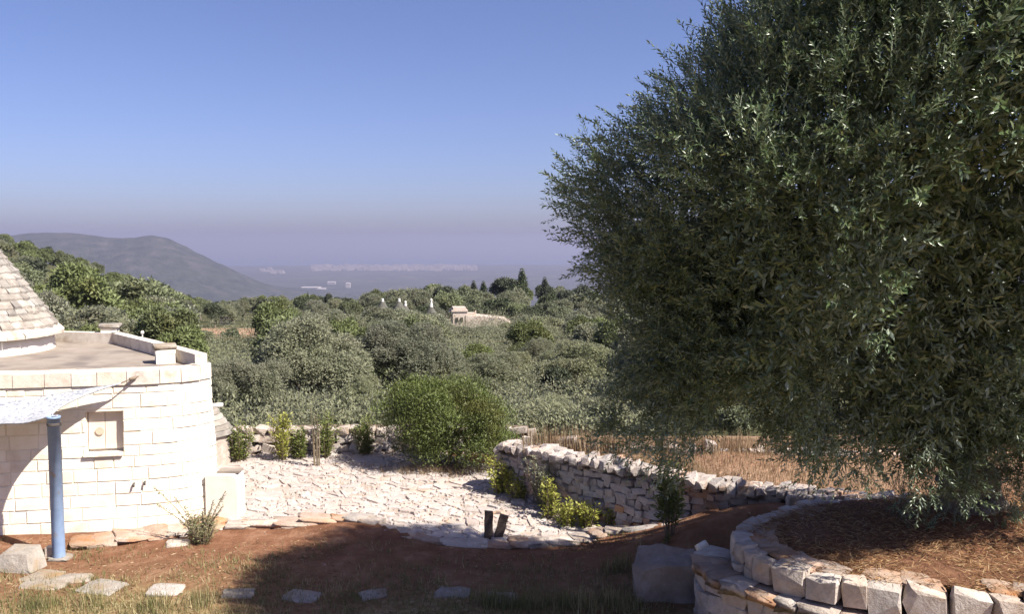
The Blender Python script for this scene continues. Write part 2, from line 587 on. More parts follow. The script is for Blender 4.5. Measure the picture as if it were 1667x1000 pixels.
# the air between: one closed box of even density
hz = bpy.data.materials.new('haze_air')
hz.use_nodes = True
for nd in list(hz.node_tree.nodes):
    if nd.type == 'BSDF_PRINCIPLED':
        hz.node_tree.nodes.remove(nd)
pv = hz.node_tree.nodes.new('ShaderNodeVolumePrincipled')
pv.inputs['Color'].default_value = (.415, .425, .60, 1)
pv.inputs['Density'].default_value = 0.00018
pv.inputs['Anisotropy'].default_value = 0.1
hz.node_tree.links.new(pv.outputs[0], hz.node_tree.nodes['Material Output'].inputs['Volume'])
mb = MB()
mb.box((0, 0, -85), (86000, 86000, 340))
tag(mb.build('haze', hz), kind='stuff')


# ------------------------------------------------------------------ stone shapes
def rock_mesh(name, seed, n=2, k=.45, jit=.11, mat=None, smooth=False):
    r = np.random.default_rng(seed)
    pts, idx, faces = [], {}, []

    def vid(p):
        key = tuple(np.round(p, 4))
        if key not in idx:
            idx[key] = len(pts)
            pts.append(np.array(p, float))
        return idx[key]
    for ax in range(3):
        for sg in (-1, 1):
            for i in range(n):
                for j in range(n):
                    q = []
                    for (a, b) in ((i, j), (i + 1, j), (i + 1, j + 1), (i, j + 1)):
                        p = [0, 0, 0]
                        p[ax] = sg
                        p[(ax + 1) % 3] = a / n * 2 - 1
                        p[(ax + 2) % 3] = b / n * 2 - 1
                        q.append(vid(p))
                    faces.append(q if sg > 0 else q[::-1])
    P = np.array(pts)
    S = P / np.linalg.norm(P, axis=1)[:, None] * 1.22
    P = P * (1 - k) + S * k
    P += r.uniform(-jit, jit, P.shape) * 2
    P *= 1 + r.uniform(-.08, .08, 3)
    return mesh_np(name, P * .5, faces, mat, smooth)


def rocks(prefix, mat, count=8, n=2, k=.45, jit=.10, seed=0, smooth=False):
    return [rock_mesh(prefix, seed + i, n, k, jit, mat, smooth) for i in range(count)]


def chip_mesh(name, seed, mat, cut=.34, extra=7):
    import bmesh
    r = np.random.default_rng(seed)
    bm = bmesh.new()
    P = []
    for sx in (-1, 1):
        for sy in (-1, 1):
            for sz in (-1, 1):
                c = np.array([sx, sy, sz], float)
                P.append(c * r.uniform(1 - cut, 1.0, 3))
    for _ in range(extra):
        p = r.uniform(-.8, .8, 3)
        p[r.integers(0, 3)] = r.choice([-1.0, 1.0]) * r.uniform(.9, 1.08)
        P.append(p)
    bmesh.ops.convex_hull(bm, input=[bm.verts.new(tuple(p * .5)) for p in P])
    for v in [v for v in bm.verts if not v.link_faces]:
        bm.verts.remove(v)
    me = bpy.data.meshes.new(name)
    bm.to_mesh(me)
    bm.free()
    me.materials.append(mat)
    return me


def chips(prefix, mat, count, seed, cut=.34, extra=7):
    return [chip_mesh(prefix, seed + i, mat, cut, extra) for i in range(count)]


R_GREY = chips('grey_rock', GREYSTONE, 16, 1)
R_RED = chips('red_rock', REDSTONE, 10, 40)
R_WHITE = chips('white_rock', WHITESTONE, 14, 80)
R_CAP = chips('cap_rock', GREYSTONE, 14, 120, .5, 6)
R_BIG = chips('big_rock', WHITESTONE, 14, 160, .3, 9)
R_KERB = rocks('kerb_rock', KERBST, 10, 2, .08, .12, 200)
R_KERBW = rocks('kerb_rock_white', WHITESTONE, 10, 2, .08, .12, 230)


class Path:
    def __init__(self, pts, dense=12):
        P = [np.array(p[:2], float) for p in pts]
        Z = [float(p[2]) if len(p) > 2 else 0.0 for p in pts]
        out, oz = [], []
        for i in range(len(P) - 1):
            p0, p1, p2, p3 = P[max(i - 1, 0)], P[i], P[i + 1], P[min(i + 2, len(P) - 1)]
            for t in np.linspace(0, 1, dense, endpoint=False):
                out.append(.5 * ((2 * p1) + (p2 - p0) * t + (2 * p0 - 5 * p1 + 4 * p2 - p3) * t * t + (3 * p1 - p0 - 3 * p2 + p3) * t ** 3))
                oz.append(Z[i] * (1 - t) + Z[i + 1] * t)
        out.append(P[-1])
        oz.append(Z[-1])
        self.p, self.z = np.array(out), np.array(oz)
        d = np.linalg.norm(np.diff(self.p, axis=0), axis=1)
        self.s = np.concatenate([[0], np.cumsum(d)])
        self.L = self.s[-1]

    def at(self, s):
        return np.array([np.interp(s, self.s, self.p[:, 0]), np.interp(s, self.s, self.p[:, 1])])

    def zz(self, s):
        return float(np.interp(s, self.s, self.z))

    def tan(self, s):
        t = self.at(min(s + .06, self.L)) - self.at(max(s - .06, 0))
        return t / (np.linalg.norm(t) + 1e-9)

    def nor(self, s):                     # right-hand side of the travel direction
        t = self.tan(s)
        return np.array([t[1], -t[0]])


def strip_core(name, path, z0, z1, off, thick, mat, parent, step=.25):
    """a solid strip behind the face of a wall"""
    V, Fl = [], []
    S = np.arange(0, path.L + step * .5, step)
    for s in S:
        p, n = path.at(s), path.nor(s)
        a, b = p - n * off, p - n * (off + thick)
        za, zb = (z0(s) if callable(z0) else z0), (z1(s) if callable(z1) else z1)
        V += [(a[0], a[1], za), (a[0], a[1], zb), (b[0], b[1], zb), (b[0], b[1], za)]
    for i in range(len(S) - 1):
        for k in range(4):
            a, b = i * 4 + k, i * 4 + (k + 1) % 4
            Fl.append((a, b, b + 4, a + 4))
    Fl += [(3, 2, 1, 0), tuple(len(V) - 4 + k for k in range(4))]
    return link(name, mesh_py(name, V, Fl, mat), parent)


class Hold:
    pass


def lay_stones(parent, path, z0, z1, ch, wr, depth, pick, name='stone', seed=0, limit=300, tilt=.12, batter=0.0, s0=0, s1=None):
    r = random.Random(seed)
    s1 = path.L if s1 is None else s1
    n = 0
    over = MB()
    omat = None
    z = 0.0
    hmax = max((z1(s) - z0(s)) for s in np.linspace(s0, s1, 20))
    while z < hmax - ch * .3:
        h = ch * r.uniform(.85, 1.15)
        s = s0 - r.uniform(0, wr[0])
        while s < s1:
            w = r.uniform(*wr)
            c = s + w * .5
            if s0 - .02 <= c <= s1 + .02:
                zb, zt = z0(c), z1(c)
                zc = zb + z + h * .5 + r.uniform(-.2, .2) * h
                if zc < zt - h * .25:
                    hh = h * r.uniform(.85, 1.35)
                    p, nn, t = path.at(c), path.nor(c), path.tan(c)
                    d = depth * r.uniform(.8, 1.1)
                    me_ = r.choice(pick(z, hmax, c, r))
                    o = link(name, me_, parent) if n < limit else Hold()
                    off = r.uniform(-.03, .025) - d * .42 - batter * z
                    o.location = (p[0] + nn[0] * off, p[1] + nn[1] * off, zc)
                    o.rotation_euler = (r.uniform(-tilt, tilt), r.uniform(-tilt, tilt), math.atan2(t[1], t[0]) + r.uniform(-tilt, tilt) + r.choice((0, math.pi)))
                    o.scale = (w * 1.10, d, hh * 1.06)
                    if n >= limit:
                        mt = Matrix.LocRotScale(Vector(o.location), Euler(o.rotation_euler), Vector(o.scale))
                        over.add([mt @ v.co for v in me_.vertices], [tuple(p_.vertices) for p_ in me_.polygons])
                        omat = me_.materials[0]
                    n += 1
            s += w
        z += h
    if omat:
        tag(over.build('rubble', omat, parent), kind='stuff')
    return n


# ------------------------------------------------------------------ paved yard of flat stones
def build_yard():
    top = tag(empty('paved_yard', (0, 0, 0)), kind='structure')
    P = YARD
    V = [(x, y, .0) for x, y in P]
    bed = link('bed', mesh_py('bed', V, [tuple(range(len(V)))], PAVEBED), top)
    r = np.random.default_rng(5)
    xs, ys = [p[0] for p in P], [p[1] for p in P]
    seeds = []
    gy = min(ys)
    row = 0
    while gy < max(ys) + .3:
        st = .27
        gx = min(xs) - .3 + (row % 2) * st * .5
        while gx < max(xs) + .3:
            seeds.append((gx + r.uniform(-.15, .15), gy + r.uniform(-.15, .15)))
            gx += st
        gy += st * .92
        row += 1
    S = np.array(seeds)
    inside = in_poly(S[:, 0], S[:, 1], P)
    cells = []
    for i in np.nonzero(inside)[0]:
        c = S[i]
        d = np.linalg.norm(S - c, axis=1)
        nb = np.argsort(d)[1:15]
        poly = [c + np.array(q) for q in ((-.5, -.5), (.5, -.5), (.5, .5), (-.5, .5))]
        for j in nb:
            m, nrm = (S[j] + c) / 2, S[j] - c
            out = []
            for a, b in zip(poly, poly[1:] + poly[:1]):
                da, db = np.dot(a - m, nrm), np.dot(b - m, nrm)
                if da <= 0:
                    out.append(a)
                if da * db < 0:
                    out.append(a + (b - a) * (da / (da - db)))
            poly = out
            if len(poly) < 3:
                break
        if len(poly) >= 3:
            cells.append((c, poly))
    # nearest stones first: those are parts; the rest is one mass
    cells.sort(key=lambda q: q[0][1])
    rest = MB()
    for k, (c, poly) in enumerate(cells):
        if r.uniform() < .10:
            continue
        cen = np.mean(poly, axis=0)
        gap = r.uniform(.007, .022)
        pp = []
        for a in poly:
            d = a - cen
            ln = np.linalg.norm(d) + 1e-6
            pp.append(cen + d * max(.3, (ln - gap) / ln) + r.uniform(-.014, .014, 2))
        smooth_zone = float(sst(-.2, 1.2, cen[0]) * (1 - sst(14.2, 15.4, cen[1])))
        rough = 1 - .7 * smooth_zone
        h = .008 + r.uniform(0, .026) * rough
        tx, ty = r.uniform(-.08, .08, 2) * rough
        n = len(pp)
        Vb = [(q[0] - cen[0], q[1] - cen[1], -.02) for q in pp]
        Vt = [((q[0] - cen[0]) * .93, (q[1] - cen[1]) * .93, h + tx * (q[0] - cen[0]) + ty * (q[1] - cen[1]) + r.uniform(-.006, .006)) for q in pp]
        Vc = [(0, 0, h + .006)]
        Fl = [(i, (i + 1) % n, n + (i + 1) % n, n + i) for i in range(n)] + [(n + i, n + (i + 1) % n, 2 * n) for i in range(n)]
        if k < 310:
            link('paving_stone', mesh_py('paving_stone', Vb + Vt + Vc, Fl, PAVE), top, (cen[0], cen[1], 0))
        else:
            rest.add([(v[0] + cen[0], v[1] + cen[1], v[2]) for v in Vb + Vt + Vc], Fl)
    tag(rest.build('paving_stones', PAVE, top), kind='stuff')


build_yard()


# ------------------------------------------------------------------ the trullo house
def build_house():
    H = tag(empty('trullo_house', (-7.3, 15.5, 0)), 'cream stone house with flat roof and a grey conical roof at its edge', 'house')
    off = Vector(H.location)

    def L(o):                            # children keep world coordinates
        o.matrix_parent_inverse = Matrix.Translation(-off)
        return o
    front = Path([(-10.4, 12.75), (-9.0, 12.95), (-7.6, 13.2), (-6.4, 13.42), (-5.62, 13.6), (-5.15, 13.83), (-4.84, 14.25), (-4.95, 14.62),
                  (-5.55, 15.25), (-6.7, 16.55), (-7.9, 17.95)], 10)
    sF = [s for s in np.linspace(0, front.L, 400) if front.at(s)[1] > 14.55 and front.at(s)[0] > -5.2][0]
    bat = .045

    def fp(s, z, inset=0.0):
        p, n = front.at(s), front.nor(s)
        q = p - n * (bat * z + inset)
        return (q[0], q[1], z)
    # niche edges along the wall
    def s_of(px):
        best = min(np.linspace(0, sF, 900), key=lambda s: abs(front.at(s)[0] / front.at(s)[1] - (px - 833.5) / 1444))
        return float(best)
    n0, n1 = s_of(128), s_of(190)
    pz = front.at((n0 + n1) / 2)[1]
    nz0, nz1 = atd(168, 740, pz).z, atd(168, 672, pz).z
    wall = L(empty('wall', (0, 0, 0)))
    wall.parent = H
    wall.matrix_parent_inverse = Matrix.Translation(-off)
    r = random.Random(3)
    TOPZ = 2.26
    # blocks
    z = 0.0
    zs = [0.0]
    while zs[-1] < TOPZ - .1:
        zs.append(min(TOPZ, zs[-1] + r.uniform(.17, .225)))
    if zs[-1] < TOPZ:
        zs[-1] = TOPZ
    count = 0
    for z0, z1 in zip(zs[:-1], zs[1:]):
        s = 1.6 - r.uniform(0, .3)
        while s < sF:
            w = r.uniform(.24, .52)
            segs = [(s, min(s + w, sF + .05))]
            if z1 > nz0 + .02 and z0 < nz1 - .02:
                segs = [(a, b) for a, b in ((segs[0][0], min(segs[0][1], n0)), (max(segs[0][0], n1), segs[0][1])) if b - a > .05]
            for a, b in segs:
                g = .0035
                za, zb = z0 + g, z1 - g
                jit = [r.uniform(-.006, .006) for _ in range(4)]
                d0, proud = .10, r.uniform(-.004, .009)
                a2, b2 = a + g, b - g
                cz = (z0 + z1) / 2
                cs = (a + b) / 2
                out = [fp(a2, za + jit[0]), fp(b2, za + jit[1]), fp(b2, zb + jit[2]), fp(a2, zb + jit[3])]
                e = .012
                bk = [fp(a2, za, d0), fp(b2, za, d0), fp(b2, zb, d0), fp(a2, zb, d0)]
                ga, gz = 4, 3
                grid = []
                for q in range(gz):
                    for t in range(ga):
                        edge = q in (0, gz - 1) or t in (0, ga - 1)
                        grid.append(fp(a2 + e + (b2 - a2 - 2 * e) * t / (ga - 1), za + e + (zb - za - 2 * e) * q / (gz - 1),
                                       -.004 - proud - r.uniform(0, .003 if edge else .007)))
                V = bk + out + grid
                cor = [8, 8 + ga - 1, 8 + ga * gz - 1, 8 + ga * (gz - 1)]
                Fl = [(4 + k, 4 + (k + 1) % 4, cor[(k + 1) % 4], cor[k]) for k in range(4)] + [(k, (k + 1) % 4, 4 + (k + 1) % 4, 4 + k) for k in range(4)] + \
                     [(8 + q * ga + t, 8 + q * ga + t + 1, 8 + (q + 1) * ga + t + 1, 8 + (q + 1) * ga + t) for q in range(gz - 1) for t in range(ga - 1)]
                o = Vector(fp(cs, cz))
                bl = link('block', mesh_py('block', [tuple(Vector(v) - o) for v in V], Fl, TUFA), wall, o)
                count += 1
            s += w
    # mortar face behind the blocks, with the niche left open
    S = sorted(set(list(np.linspace(0, sF, 60)) + [n0, n1] + list(np.linspace(sF, front.L, 20))))
    Zs = [-.2, nz0, nz1, TOPZ]
    mb = MB()
    for a, b in zip(S[:-1], S[1:]):
        for k in range(3):
            if k == 1 and a >= n0 - 1e-6 and b <= n1 + 1e-6:
                continue
            mb.add([fp(a, Zs[k], .004), fp(b, Zs[k], .004), fp(b, Zs[k + 1], .004), fp(a, Zs[k + 1], .004)], [(0, 1, 2, 3)])
    NI = .17
    for (a, b, c, d) in (((n0, nz0), (n0, nz1), (n0, nz1), (n0, nz0)),):
        pass
    for P4 in ([fp(n0, nz0, .014), fp(n0, nz0, NI), fp(n0, nz1, NI), fp(n0, nz1, .014)],
               [fp(n1, nz0, NI), fp(n1, nz0, .014), fp(n1, nz1, .014), fp(n1, nz1, NI)],
               [fp(n0, nz1, .014), fp(n0, nz1, NI), fp(n1, nz1, NI), fp(n1, nz1, .014)],
               [fp(n0, nz0, NI), fp(n0, nz0, .014), fp(n1, nz0, .014), fp(n1, nz0, NI)],
               [fp(n0, nz0, NI), fp(n1, nz0, NI), fp(n1, nz1, NI), fp(n0, nz1, NI)]):
        mb.add(P4, [(0, 1, 2, 3)])
    # back and left faces
    e0, e1 = fp(front.L, 0), fp(0, 0)
    BL = [e0[:2], (-10.6, 18.35), e1[:2]]
    for a, b in zip(BL[:-1], BL[1:]):
        mb.add([(a[0], a[1], -.2), (b[0], b[1], -.2), (b[0], b[1], TOPZ), (a[0], a[1], TOPZ)], [(0, 1, 2, 3)])
    mb.build('mortar', MORTAR, wall)
    # shuttered window in the niche
    win = empty('window')
    win.parent = H
    win.matrix_parent_inverse = Matrix.Translation(-off)
    nm = n0 + (n1 - n0) * .47
    for a, b in ((n0 + .012, nm - .004), (nm + .004, n1 - .012)):
        V = [fp(a, nz0 + .05, .12), fp(b, nz0 + .05, .12), fp(b, nz1 - .012, .12), fp(a, nz1 - .012, .12),
             fp(a, nz0 + .05, .15), fp(b, nz0 + .05, .15), fp(b, nz1 - .012, .15), fp(a, nz1 - .012, .15)]
        link('shutter', mesh_py('shutter', V, [(0, 1, 2, 3), (1, 0, 4, 5), (2, 1, 5, 6), (3, 2, 6, 7), (0, 3, 7, 4)], SHUTTER), win)
    dc = Vector(fp(nm - .075, nz0 + .33, .118))
    nn = front.nor(nm)
    mb = MB()
    mb.tube([dc + Vector((0, 0, 0)), dc + Vector((nn[0], nn[1], 0)) * .022], .062, 20)
    mb.build('disc', SHUTTERDISC, win)
    mb = MB()
    V = [fp(n0 - .03, nz0 - .035, -.06), fp(n1 + .0, nz0 - .035, -.06), fp(n1 + .0, nz0 + .01, -.05), fp(n0 - .03, nz0 + .01, -.05),
         fp(n0 - .03, nz0 - .035, .12), fp(n1, nz0 - .035, .12), fp(n1, nz0 + .012, .12), fp(n0 - .03, nz0 + .012, .12)]
    mb.add(V, [(0, 1, 2, 3), (3, 2, 6, 7), (1, 0, 4, 5), (0, 3, 7, 4), (2, 1, 5, 6)])
    mb.build('sill', COPING, win)
    # coping course along the front edge
    par = empty('parapet')
    par.parent = H
    par.matrix_parent_inverse = Matrix.Translation(-off)
    s = 1.2
    while s < sF - .05:
        w = r.uniform(.3, .52)
        a, b = s + .005, min(s + w - .005, sF)
        ej = r.uniform(-.008, .008)
        zt = 2.5 + r.uniform(-.006, .006)
        V = []
        for ss in (a, (a + b) / 2, b):
            V += [fp(ss, TOPZ + .012, -.035 + ej), fp(ss, zt - .02, -.04 + ej), fp(ss, zt, -.015 + ej), fp(ss, zt, .26), fp(ss, TOPZ + .012, .26)]
        Fl = []
        for q in range(2):
            for k in range(5):
                Fl.append((q * 5 + k, (q + 1) * 5 + k, (q + 1) * 5 + (k + 1) % 5, q * 5 + (k + 1) % 5))
        Fl += [(4, 3, 2, 1, 0), (10, 11, 12, 13, 14)]
        link('coping_stone', mesh_py('coping_stone', V, [f[::-1] for f in Fl], COPING), par)
        s += w
    # raised parapets on the far sides
    line = [fp(sF + .0, 2.3, .12)[:2], (-5.72, 15.2), (-7.96, 17.78), (-9.55, 18.12)]
    for a, b in zip(line[:-1], line[1:]):
        a, b = Vector(a), Vector(b)
        Ld = (b - a).length
        n = max(1, round(Ld / 1.1))
        for k in range(n):
            p, q = a.lerp(b, k / n), a.lerp(b, (k + 1) / n)
            c = (p + q) / 2
            mb = MB()
            mb.box((c.x, c.y, 2.515 + .004 * (k % 2)), ((q - p).length - .008 + (.2 if k == n - 1 and n > 1 else 0), .2, .27), math.atan2(b.y - a.y, b.x - a.x))
            mb.build('parapet_stone', COPING, par)
    # flat roof
    poly = [fp(s, 2.3, .2)[:2] for s in np.linspace(.3, sF, 40)] + [(-5.8, 15.3), (-8.0, 17.75), (-10.4, 18.2)]
    V = [(x, y, 2.44) for x, y in poly] + [(x, y, 2.2) for x, y in poly]
    n = len(poly)
    L(link('flat_roof', mesh_py('flat_roof', V, [tuple(range(n))] + [(k, n + k, n + (k + 1) % n, (k + 1) % n) for k in range(n)], ROOFTOP), H))
    # chimneys
    for (px, py, hh, w, rz) in ((180, 557, .36, .29, .25), (269, 591, .30, .30, .45)):
        p = at(px, py, 2.44)
        ch = MB()
        ch.box((p.x, p.y, 2.44 + hh * .27), (w, w, hh * .54), rz)
        ch.box((p.x, p.y, 2.44 + hh * .70), (w * 1.04, w * 1.04, hh * .30), rz)
        c = L(ch.build('chimney', PLASTER, H))
        cap = rock_mesh('cap', int(px), 3, .12, .04, STEPST)
        co = link('cap', cap, c, (p.x, p.y, 2.44 + hh * .93))
        co.scale = (w * 1.24, w * 1.18, .075)
        co.rotation_euler = (0, 0, rz)
    p = at(232, 551, 2.62)
    mb = MB()
    mb.tube([(p.x, p.y, 2.6), (p.x, p.y, 2.70)], .012, 8)
    mb.lathe([(.0, .0), (.03, .01), (.035, .04), (.02, .065), (.0, .07)], 10, (p.x, p.y, 2.70))
    L(mb.build('vent', WHITEPIPE, H))
    # cone of stone slabs on its drum
    cx, cy = -10.36, 16.55
    mb = MB()
    mb.lathe([(1.60, 2.40), (1.585, 2.62), (1.57, 2.735), (.1, 2.736)], 64, (cx, cy, 0))
    L(mb.build('drum', PLASTER, H, True))
    cone = empty('cone_roof')
    cone.parent = H
    cone.matrix_parent_inverse = Matrix.Translation(-off)
    zc, rad = 2.745, 1.72
    rest = MB()
    nsl = 0
    slope = math.tan(math.radians(57))
    k = 0
    while rad > .12:
        h = (.14 if k == 0 else r.uniform(.10, .15))
        a = r.uniform(0, .2)
        end = a + 2 * math.pi
        while a < end - .02:
            w = r.uniform(.16, .34) / max(rad, .15)
            w = min(w, end - a, .9)
            if end - (a + w) < .08:
                w = end - a
            g = .004 / max(rad, .2)
            th = r.uniform(.03, .055)
            V = []
            lift = r.uniform(-.012, .016)
            for aa in (a + g, a + w * .5, a + w - g):
                ca, sa = math.cos(aa), math.sin(aa)
                ro, ri = rad + th * .5 + r.uniform(-.018, .018), rad - .16
                r2 = rad - h / slope + th * .35
                zj = r.uniform(-.008, .008)
                for rr, zz in ((ri, zc + zj), (ro, zc + zj - .012), (ro + .006, zc + th + zj), (r2, zc + h + lift + .012), (r2 - .16, zc + h)):
                    V.append((cx + max(rr, .0) * ca, cy + max(rr, 0) * sa, zz))
            Fl = []
            for q in range(2):
                for t in range(5):
                    Fl.append((q * 5 + t, (q + 1) * 5 + t, (q + 1) * 5 + (t + 1) % 5, q * 5 + (t + 1) % 5))
            Fl += [(4, 3, 2, 1, 0), (10, 11, 12, 13, 14)]
            am = (a + w / 2) % (2 * math.pi)
            vis = am < math.radians(50) or am > math.radians(265)
            mat = PLASTER if False else (COPING if k == 0 else SLATE)
            if vis and nsl < 290 and zc < 4.6:
                link('slab', mesh_py('slab', V, Fl, mat), cone)
                nsl += 1
            else:
                rest.add(V, Fl)
            a += w
        zc += h
        rad -= h / slope
        k += 1
    tag(rest.build('slabs', SLATE, cone), kind='stuff')
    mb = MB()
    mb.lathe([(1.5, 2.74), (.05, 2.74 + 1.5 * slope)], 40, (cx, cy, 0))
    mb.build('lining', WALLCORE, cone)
    mb = MB()
    mb.lathe([(.14, zc - .1), (.12, zc + .12), (.05, zc + .16), (.11, zc + .25), (.09, zc + .36), (.0, zc + .4)], 16, (cx, cy, 0))
    mb.build('pinnacle', PLASTER, cone, True)
    # small fittings
    p = atd(341, 662, 14.75)
    mb = MB()
    mb.tube([p + Vector((-.35, .02, -.015)), p + Vector((.23, -.02, .03))], .036, 12)
    L(mb.build('spout', WHITEPIPE, H, True))
    for px, py in ((207, 788), (225, 785)):
        s = s_of(px)
        q = front.at(s)
        z = atd(px, py, q[1]).z
        c, n_ = Vector(fp(s, z)), front.nor(s)
        mb = MB()
        mb.tube([c, c + Vector((n_[0], n_[1], .01)) * .05, c + Vector((n_[0] * .07, n_[1] * .07, -.045))], .016, 8)
        L(mb.build('tap', DARKMETAL, H, True))
    # whitewashed bench wall against the corner
    b = tag(empty('low_wall', (-4.55, 14.55, 0)), 'short whitewashed block of wall built against the house corner', 'wall')
    mb = MB()
    c = at(369, 849, 0.0)
    V = []
    for y, sc_ in ((c.y, 1), (c.y + .42, 1)):
        for x, z in ((-.34, -.1), (.17, -.1), (.165, .60), (.14, .69), (.085, .73), (-.34, .735)):
            V.append((c.x + x, y + .03, z))
    mb.add(V, [(0, 1, 2, 3, 4, 5), (11, 10, 9, 8, 7, 6)] + [(k, 6 + k, 6 + (k + 1) % 6, (k + 1) % 6) for k in range(6)])
    o = mb.build('body', PLASTER, b)
    o.matrix_parent_inverse = Matrix.Translation(-Vector(b.location))
    mb = MB()
    mb.box((c.x - .02, c.y + .30, .752), (.36, .24, .03))
    o = mb.build('top_slab', ROOFTOP, b)
    o.matrix_parent_inverse = Matrix.Translation(-Vector(b.location))
    return front, fp, s_of


front, fp, s_of = build_house()

# small ruined cone behind the house
def build_hut():
    c = (-6.3, 17.75, 0)
    h = tag(empty('stone_hut', c), 'small grey stone hut with conical roof peeping out behind the house corner', 'hut')
    mb = MB()
    mb.lathe([(.58, -.2), (.56, .64)], 20)
    mb.build('wall', WHITESTONE, h)
    r = random.Random(9)
    z, rad = .62, .63
    while rad > .1:
        mb = MB()
        prof = [(rad - .1, z), (rad + r.uniform(0, .03), z - .01), (rad + r.uniform(-.01, .02), z + .06), (rad - .13, z + .105)]
        mb.lathe(prof, 14)
        o = mb.build('roof_course', SLATE, h)
        o.rotation_euler = (0, 0, r.uniform(0, 1))
        z += .1
        rad -= .07


build_hut()


# ------------------------------------------------------------------ pole and shade sail
def build_sail():
    base = at(96, 907, 0.0)
    p = tag(empty('sail_pole', base), 'blue painted steel pipe pole holding the shade sail in front of the house', 'pole')
    H, R = 2.03, .086
    mb = MB()
    prof = [(R, -.15), (R, H - .03), (R + .006, H - .03), (R + .006, H), (R - .012, H), (R - .012, H - .25)]
    mb.lathe(prof[:5] + [(R - .012, H - .25)], 28)
    o = mb.build('pipe', BLUEPAINT, p, True)
    for pl in o.data.polygons:
        pl.use_smooth = abs(pl.normal.z) < .5
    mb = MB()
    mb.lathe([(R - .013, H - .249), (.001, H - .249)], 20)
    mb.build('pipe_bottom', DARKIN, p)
    mb = MB()
    mb.box((-.13, .06, .05), (.14, .12, .16))
    mb.build('foot_block', COPING, p)
    mb = MB()
    mb.lathe([(R + .001, H - .13), (R + .007, H - .125), (R + .007, H - .095), (R + .001, H - .09)], 24)
    mb.box((R + .016, 0, H - .11), (.03, .025, .045))
    mb.build('clamp', DARKMETAL, p)
    link('footing', rock_mesh('footing', 61, 3, .3, .08, STEPST), p, (.02, .0, -.03)).scale = (.30, .27, .07)
    # sail
    s = tag(empty('shade_sail', (-8, 12.8, 2.1)), 'white shadow-mottled shade sail stretched from the wall hook to the blue pole', 'shade sail')
    so = Vector(s.location)
    A = atd(197, 624, 13.42)
    B = base + Vector((.03, .06, H - .03))
    D = Vector((-10.6, 12.72, 2.62))
    C = Vector((-10.6, 11.75, 2.25))
    nu, nv = 40, 22
    V = []
    for i in range(nu + 1):
        u = i / nu
        for j in range(nv + 1):
            v = j / nv
            # edges are cut concave
            uu = u
            vv = v
            pull_v = .16 * math.sin(math.pi * u)        # long edges curve inward
            pull_u = .10 * math.sin(math.pi * v)
            vv = pull_v * .8 + v * (1 - 1.6 * pull_v)
            uu = pull_u + u * (1 - pull_u)
            P = (A * (1 - uu) * (1 - vv) + B * (1 - uu) * vv + D * uu * (1 - vv) + C * uu * vv)
            sag = .30 * math.sin(math.pi * min(1, uu)) + .05 * math.sin(math.pi * vv)
            wave = .022 * math.sin(u * 34 + 1) * v ** 3 + .02 * math.sin((u * 5 + v * 3) * 2.2)
            V.append(P + Vector((0, 0, -sag + wave)) - so)
    Fq = [(i * (nv + 1) + j, (i + 1) * (nv + 1) + j, (i + 1) * (nv + 1) + j + 1, i * (nv + 1) + j + 1) for i in range(nu) for j in range(nv)]
    o = link('canvas', mesh_py('canvas', V, Fq, CANVAS, True), s)
    md = o.modifiers.new('thick', 'SOLIDIFY')
    md.thickness = .006
    # hem along the edge between hook and pole
    mb = MB()
    mb.tube([V[j] for j in range(nv + 1)], .014, 6)
    mb.tube([V[i * (nv + 1) + nv] for i in range(nu + 1)], .011, 6)
    mb.build('hem', CANVAS, s, True)
    hook = Vector(fp(s_of(221), atd(221, 612, 13.62).z, -.03))
    mb = MB()
    mb.tube([A - so, hook - so], .010, 6)
    mb.tube([A.lerp(hook, .45) - so, A.lerp(hook, .8) - so], .026, 8)
    mb.build('rope', ROPE, s, True)


build_sail()


# ------------------------------------------------------------------ stone edging
def build_edging():
    e = tag(empty('stone_edging', (0, 0, 0)), 'low curving stone edging between the red earth and the pale paved yard', 'edging')
    path = Path([(p.x, p.y, p.z) for p in KERB], 8)
    r = random.Random(21)
    s = 0
    while s < path.L - .1:
        w = r.uniform(.22, .46)
        c = s + w / 2
        p, t, nn = path.at(c), path.tan(c), path.nor(c)
        z = path.zz(c)
        rise = z > .2
        thick = .085
        by_house = p[0] < -4.5
        dep = r.uniform(.2, .32) if not by_house else .5
        white = p[0] > -2.2
        o = link('stone', r.choice(R_KERBW if (white and r.random() < .75) or (not white and r.random() < .15) else R_KERB), e)
        back = .17 if by_house else 0
        o.location = (p[0] - nn[0] * (dep * .35 - .1 + back), p[1] - nn[1] * (dep * .35 - .1 + back), z - thick / 2 + r.uniform(-.02, .008))
        o.rotation_euler = (r.uniform(-.08, .08), r.uniform(-.08, .08) - (math.atan2(path.zz(min(path.L, c + .2)) - path.zz(max(0, c - .2)), .4) if rise else 0),
                            math.atan2(t[1], t[0]) + r.uniform(-.1, .1))
        o.scale = (w * 1.2, dep, thick * r.uniform(.9, 1.3))
        # under-stones: a second course where the edging climbs
        q = z - thick
        while q > float(height(p[0] + nn[0] * .25, p[1] + nn[1] * .25)) - .04 and q > -.02:
            o = link('stone', r.choice(R_KERB), e)
            o.location = (p[0] - nn[0] * .0, p[1] - nn[1] * .0, q - .05)
            o.rotation_euler = (r.uniform(-.1, .1), r.uniform(-.1, .1), math.atan2(t[1], t[0]) + r.uniform(-.15, .15))
            o.scale = (w * r.uniform(.9, 1.1), dep * .9, .13)
            q -= .11
        s += w
    # small upright white stone at the top end
    p = KERB[-1]
    w = tag(link('standing_stone', rock_mesh('standing_stone', 77, 3, .4, .07, WHITESTONE), None, (p.x + .01, p.y - .02, p.z + .06)),
            'small bright white stone standing on the top end of the stone edging', 'stone')
    w.scale = (.11, .1, .17)
    w.rotation_euler = (.1, .15, .4)


build_edging()


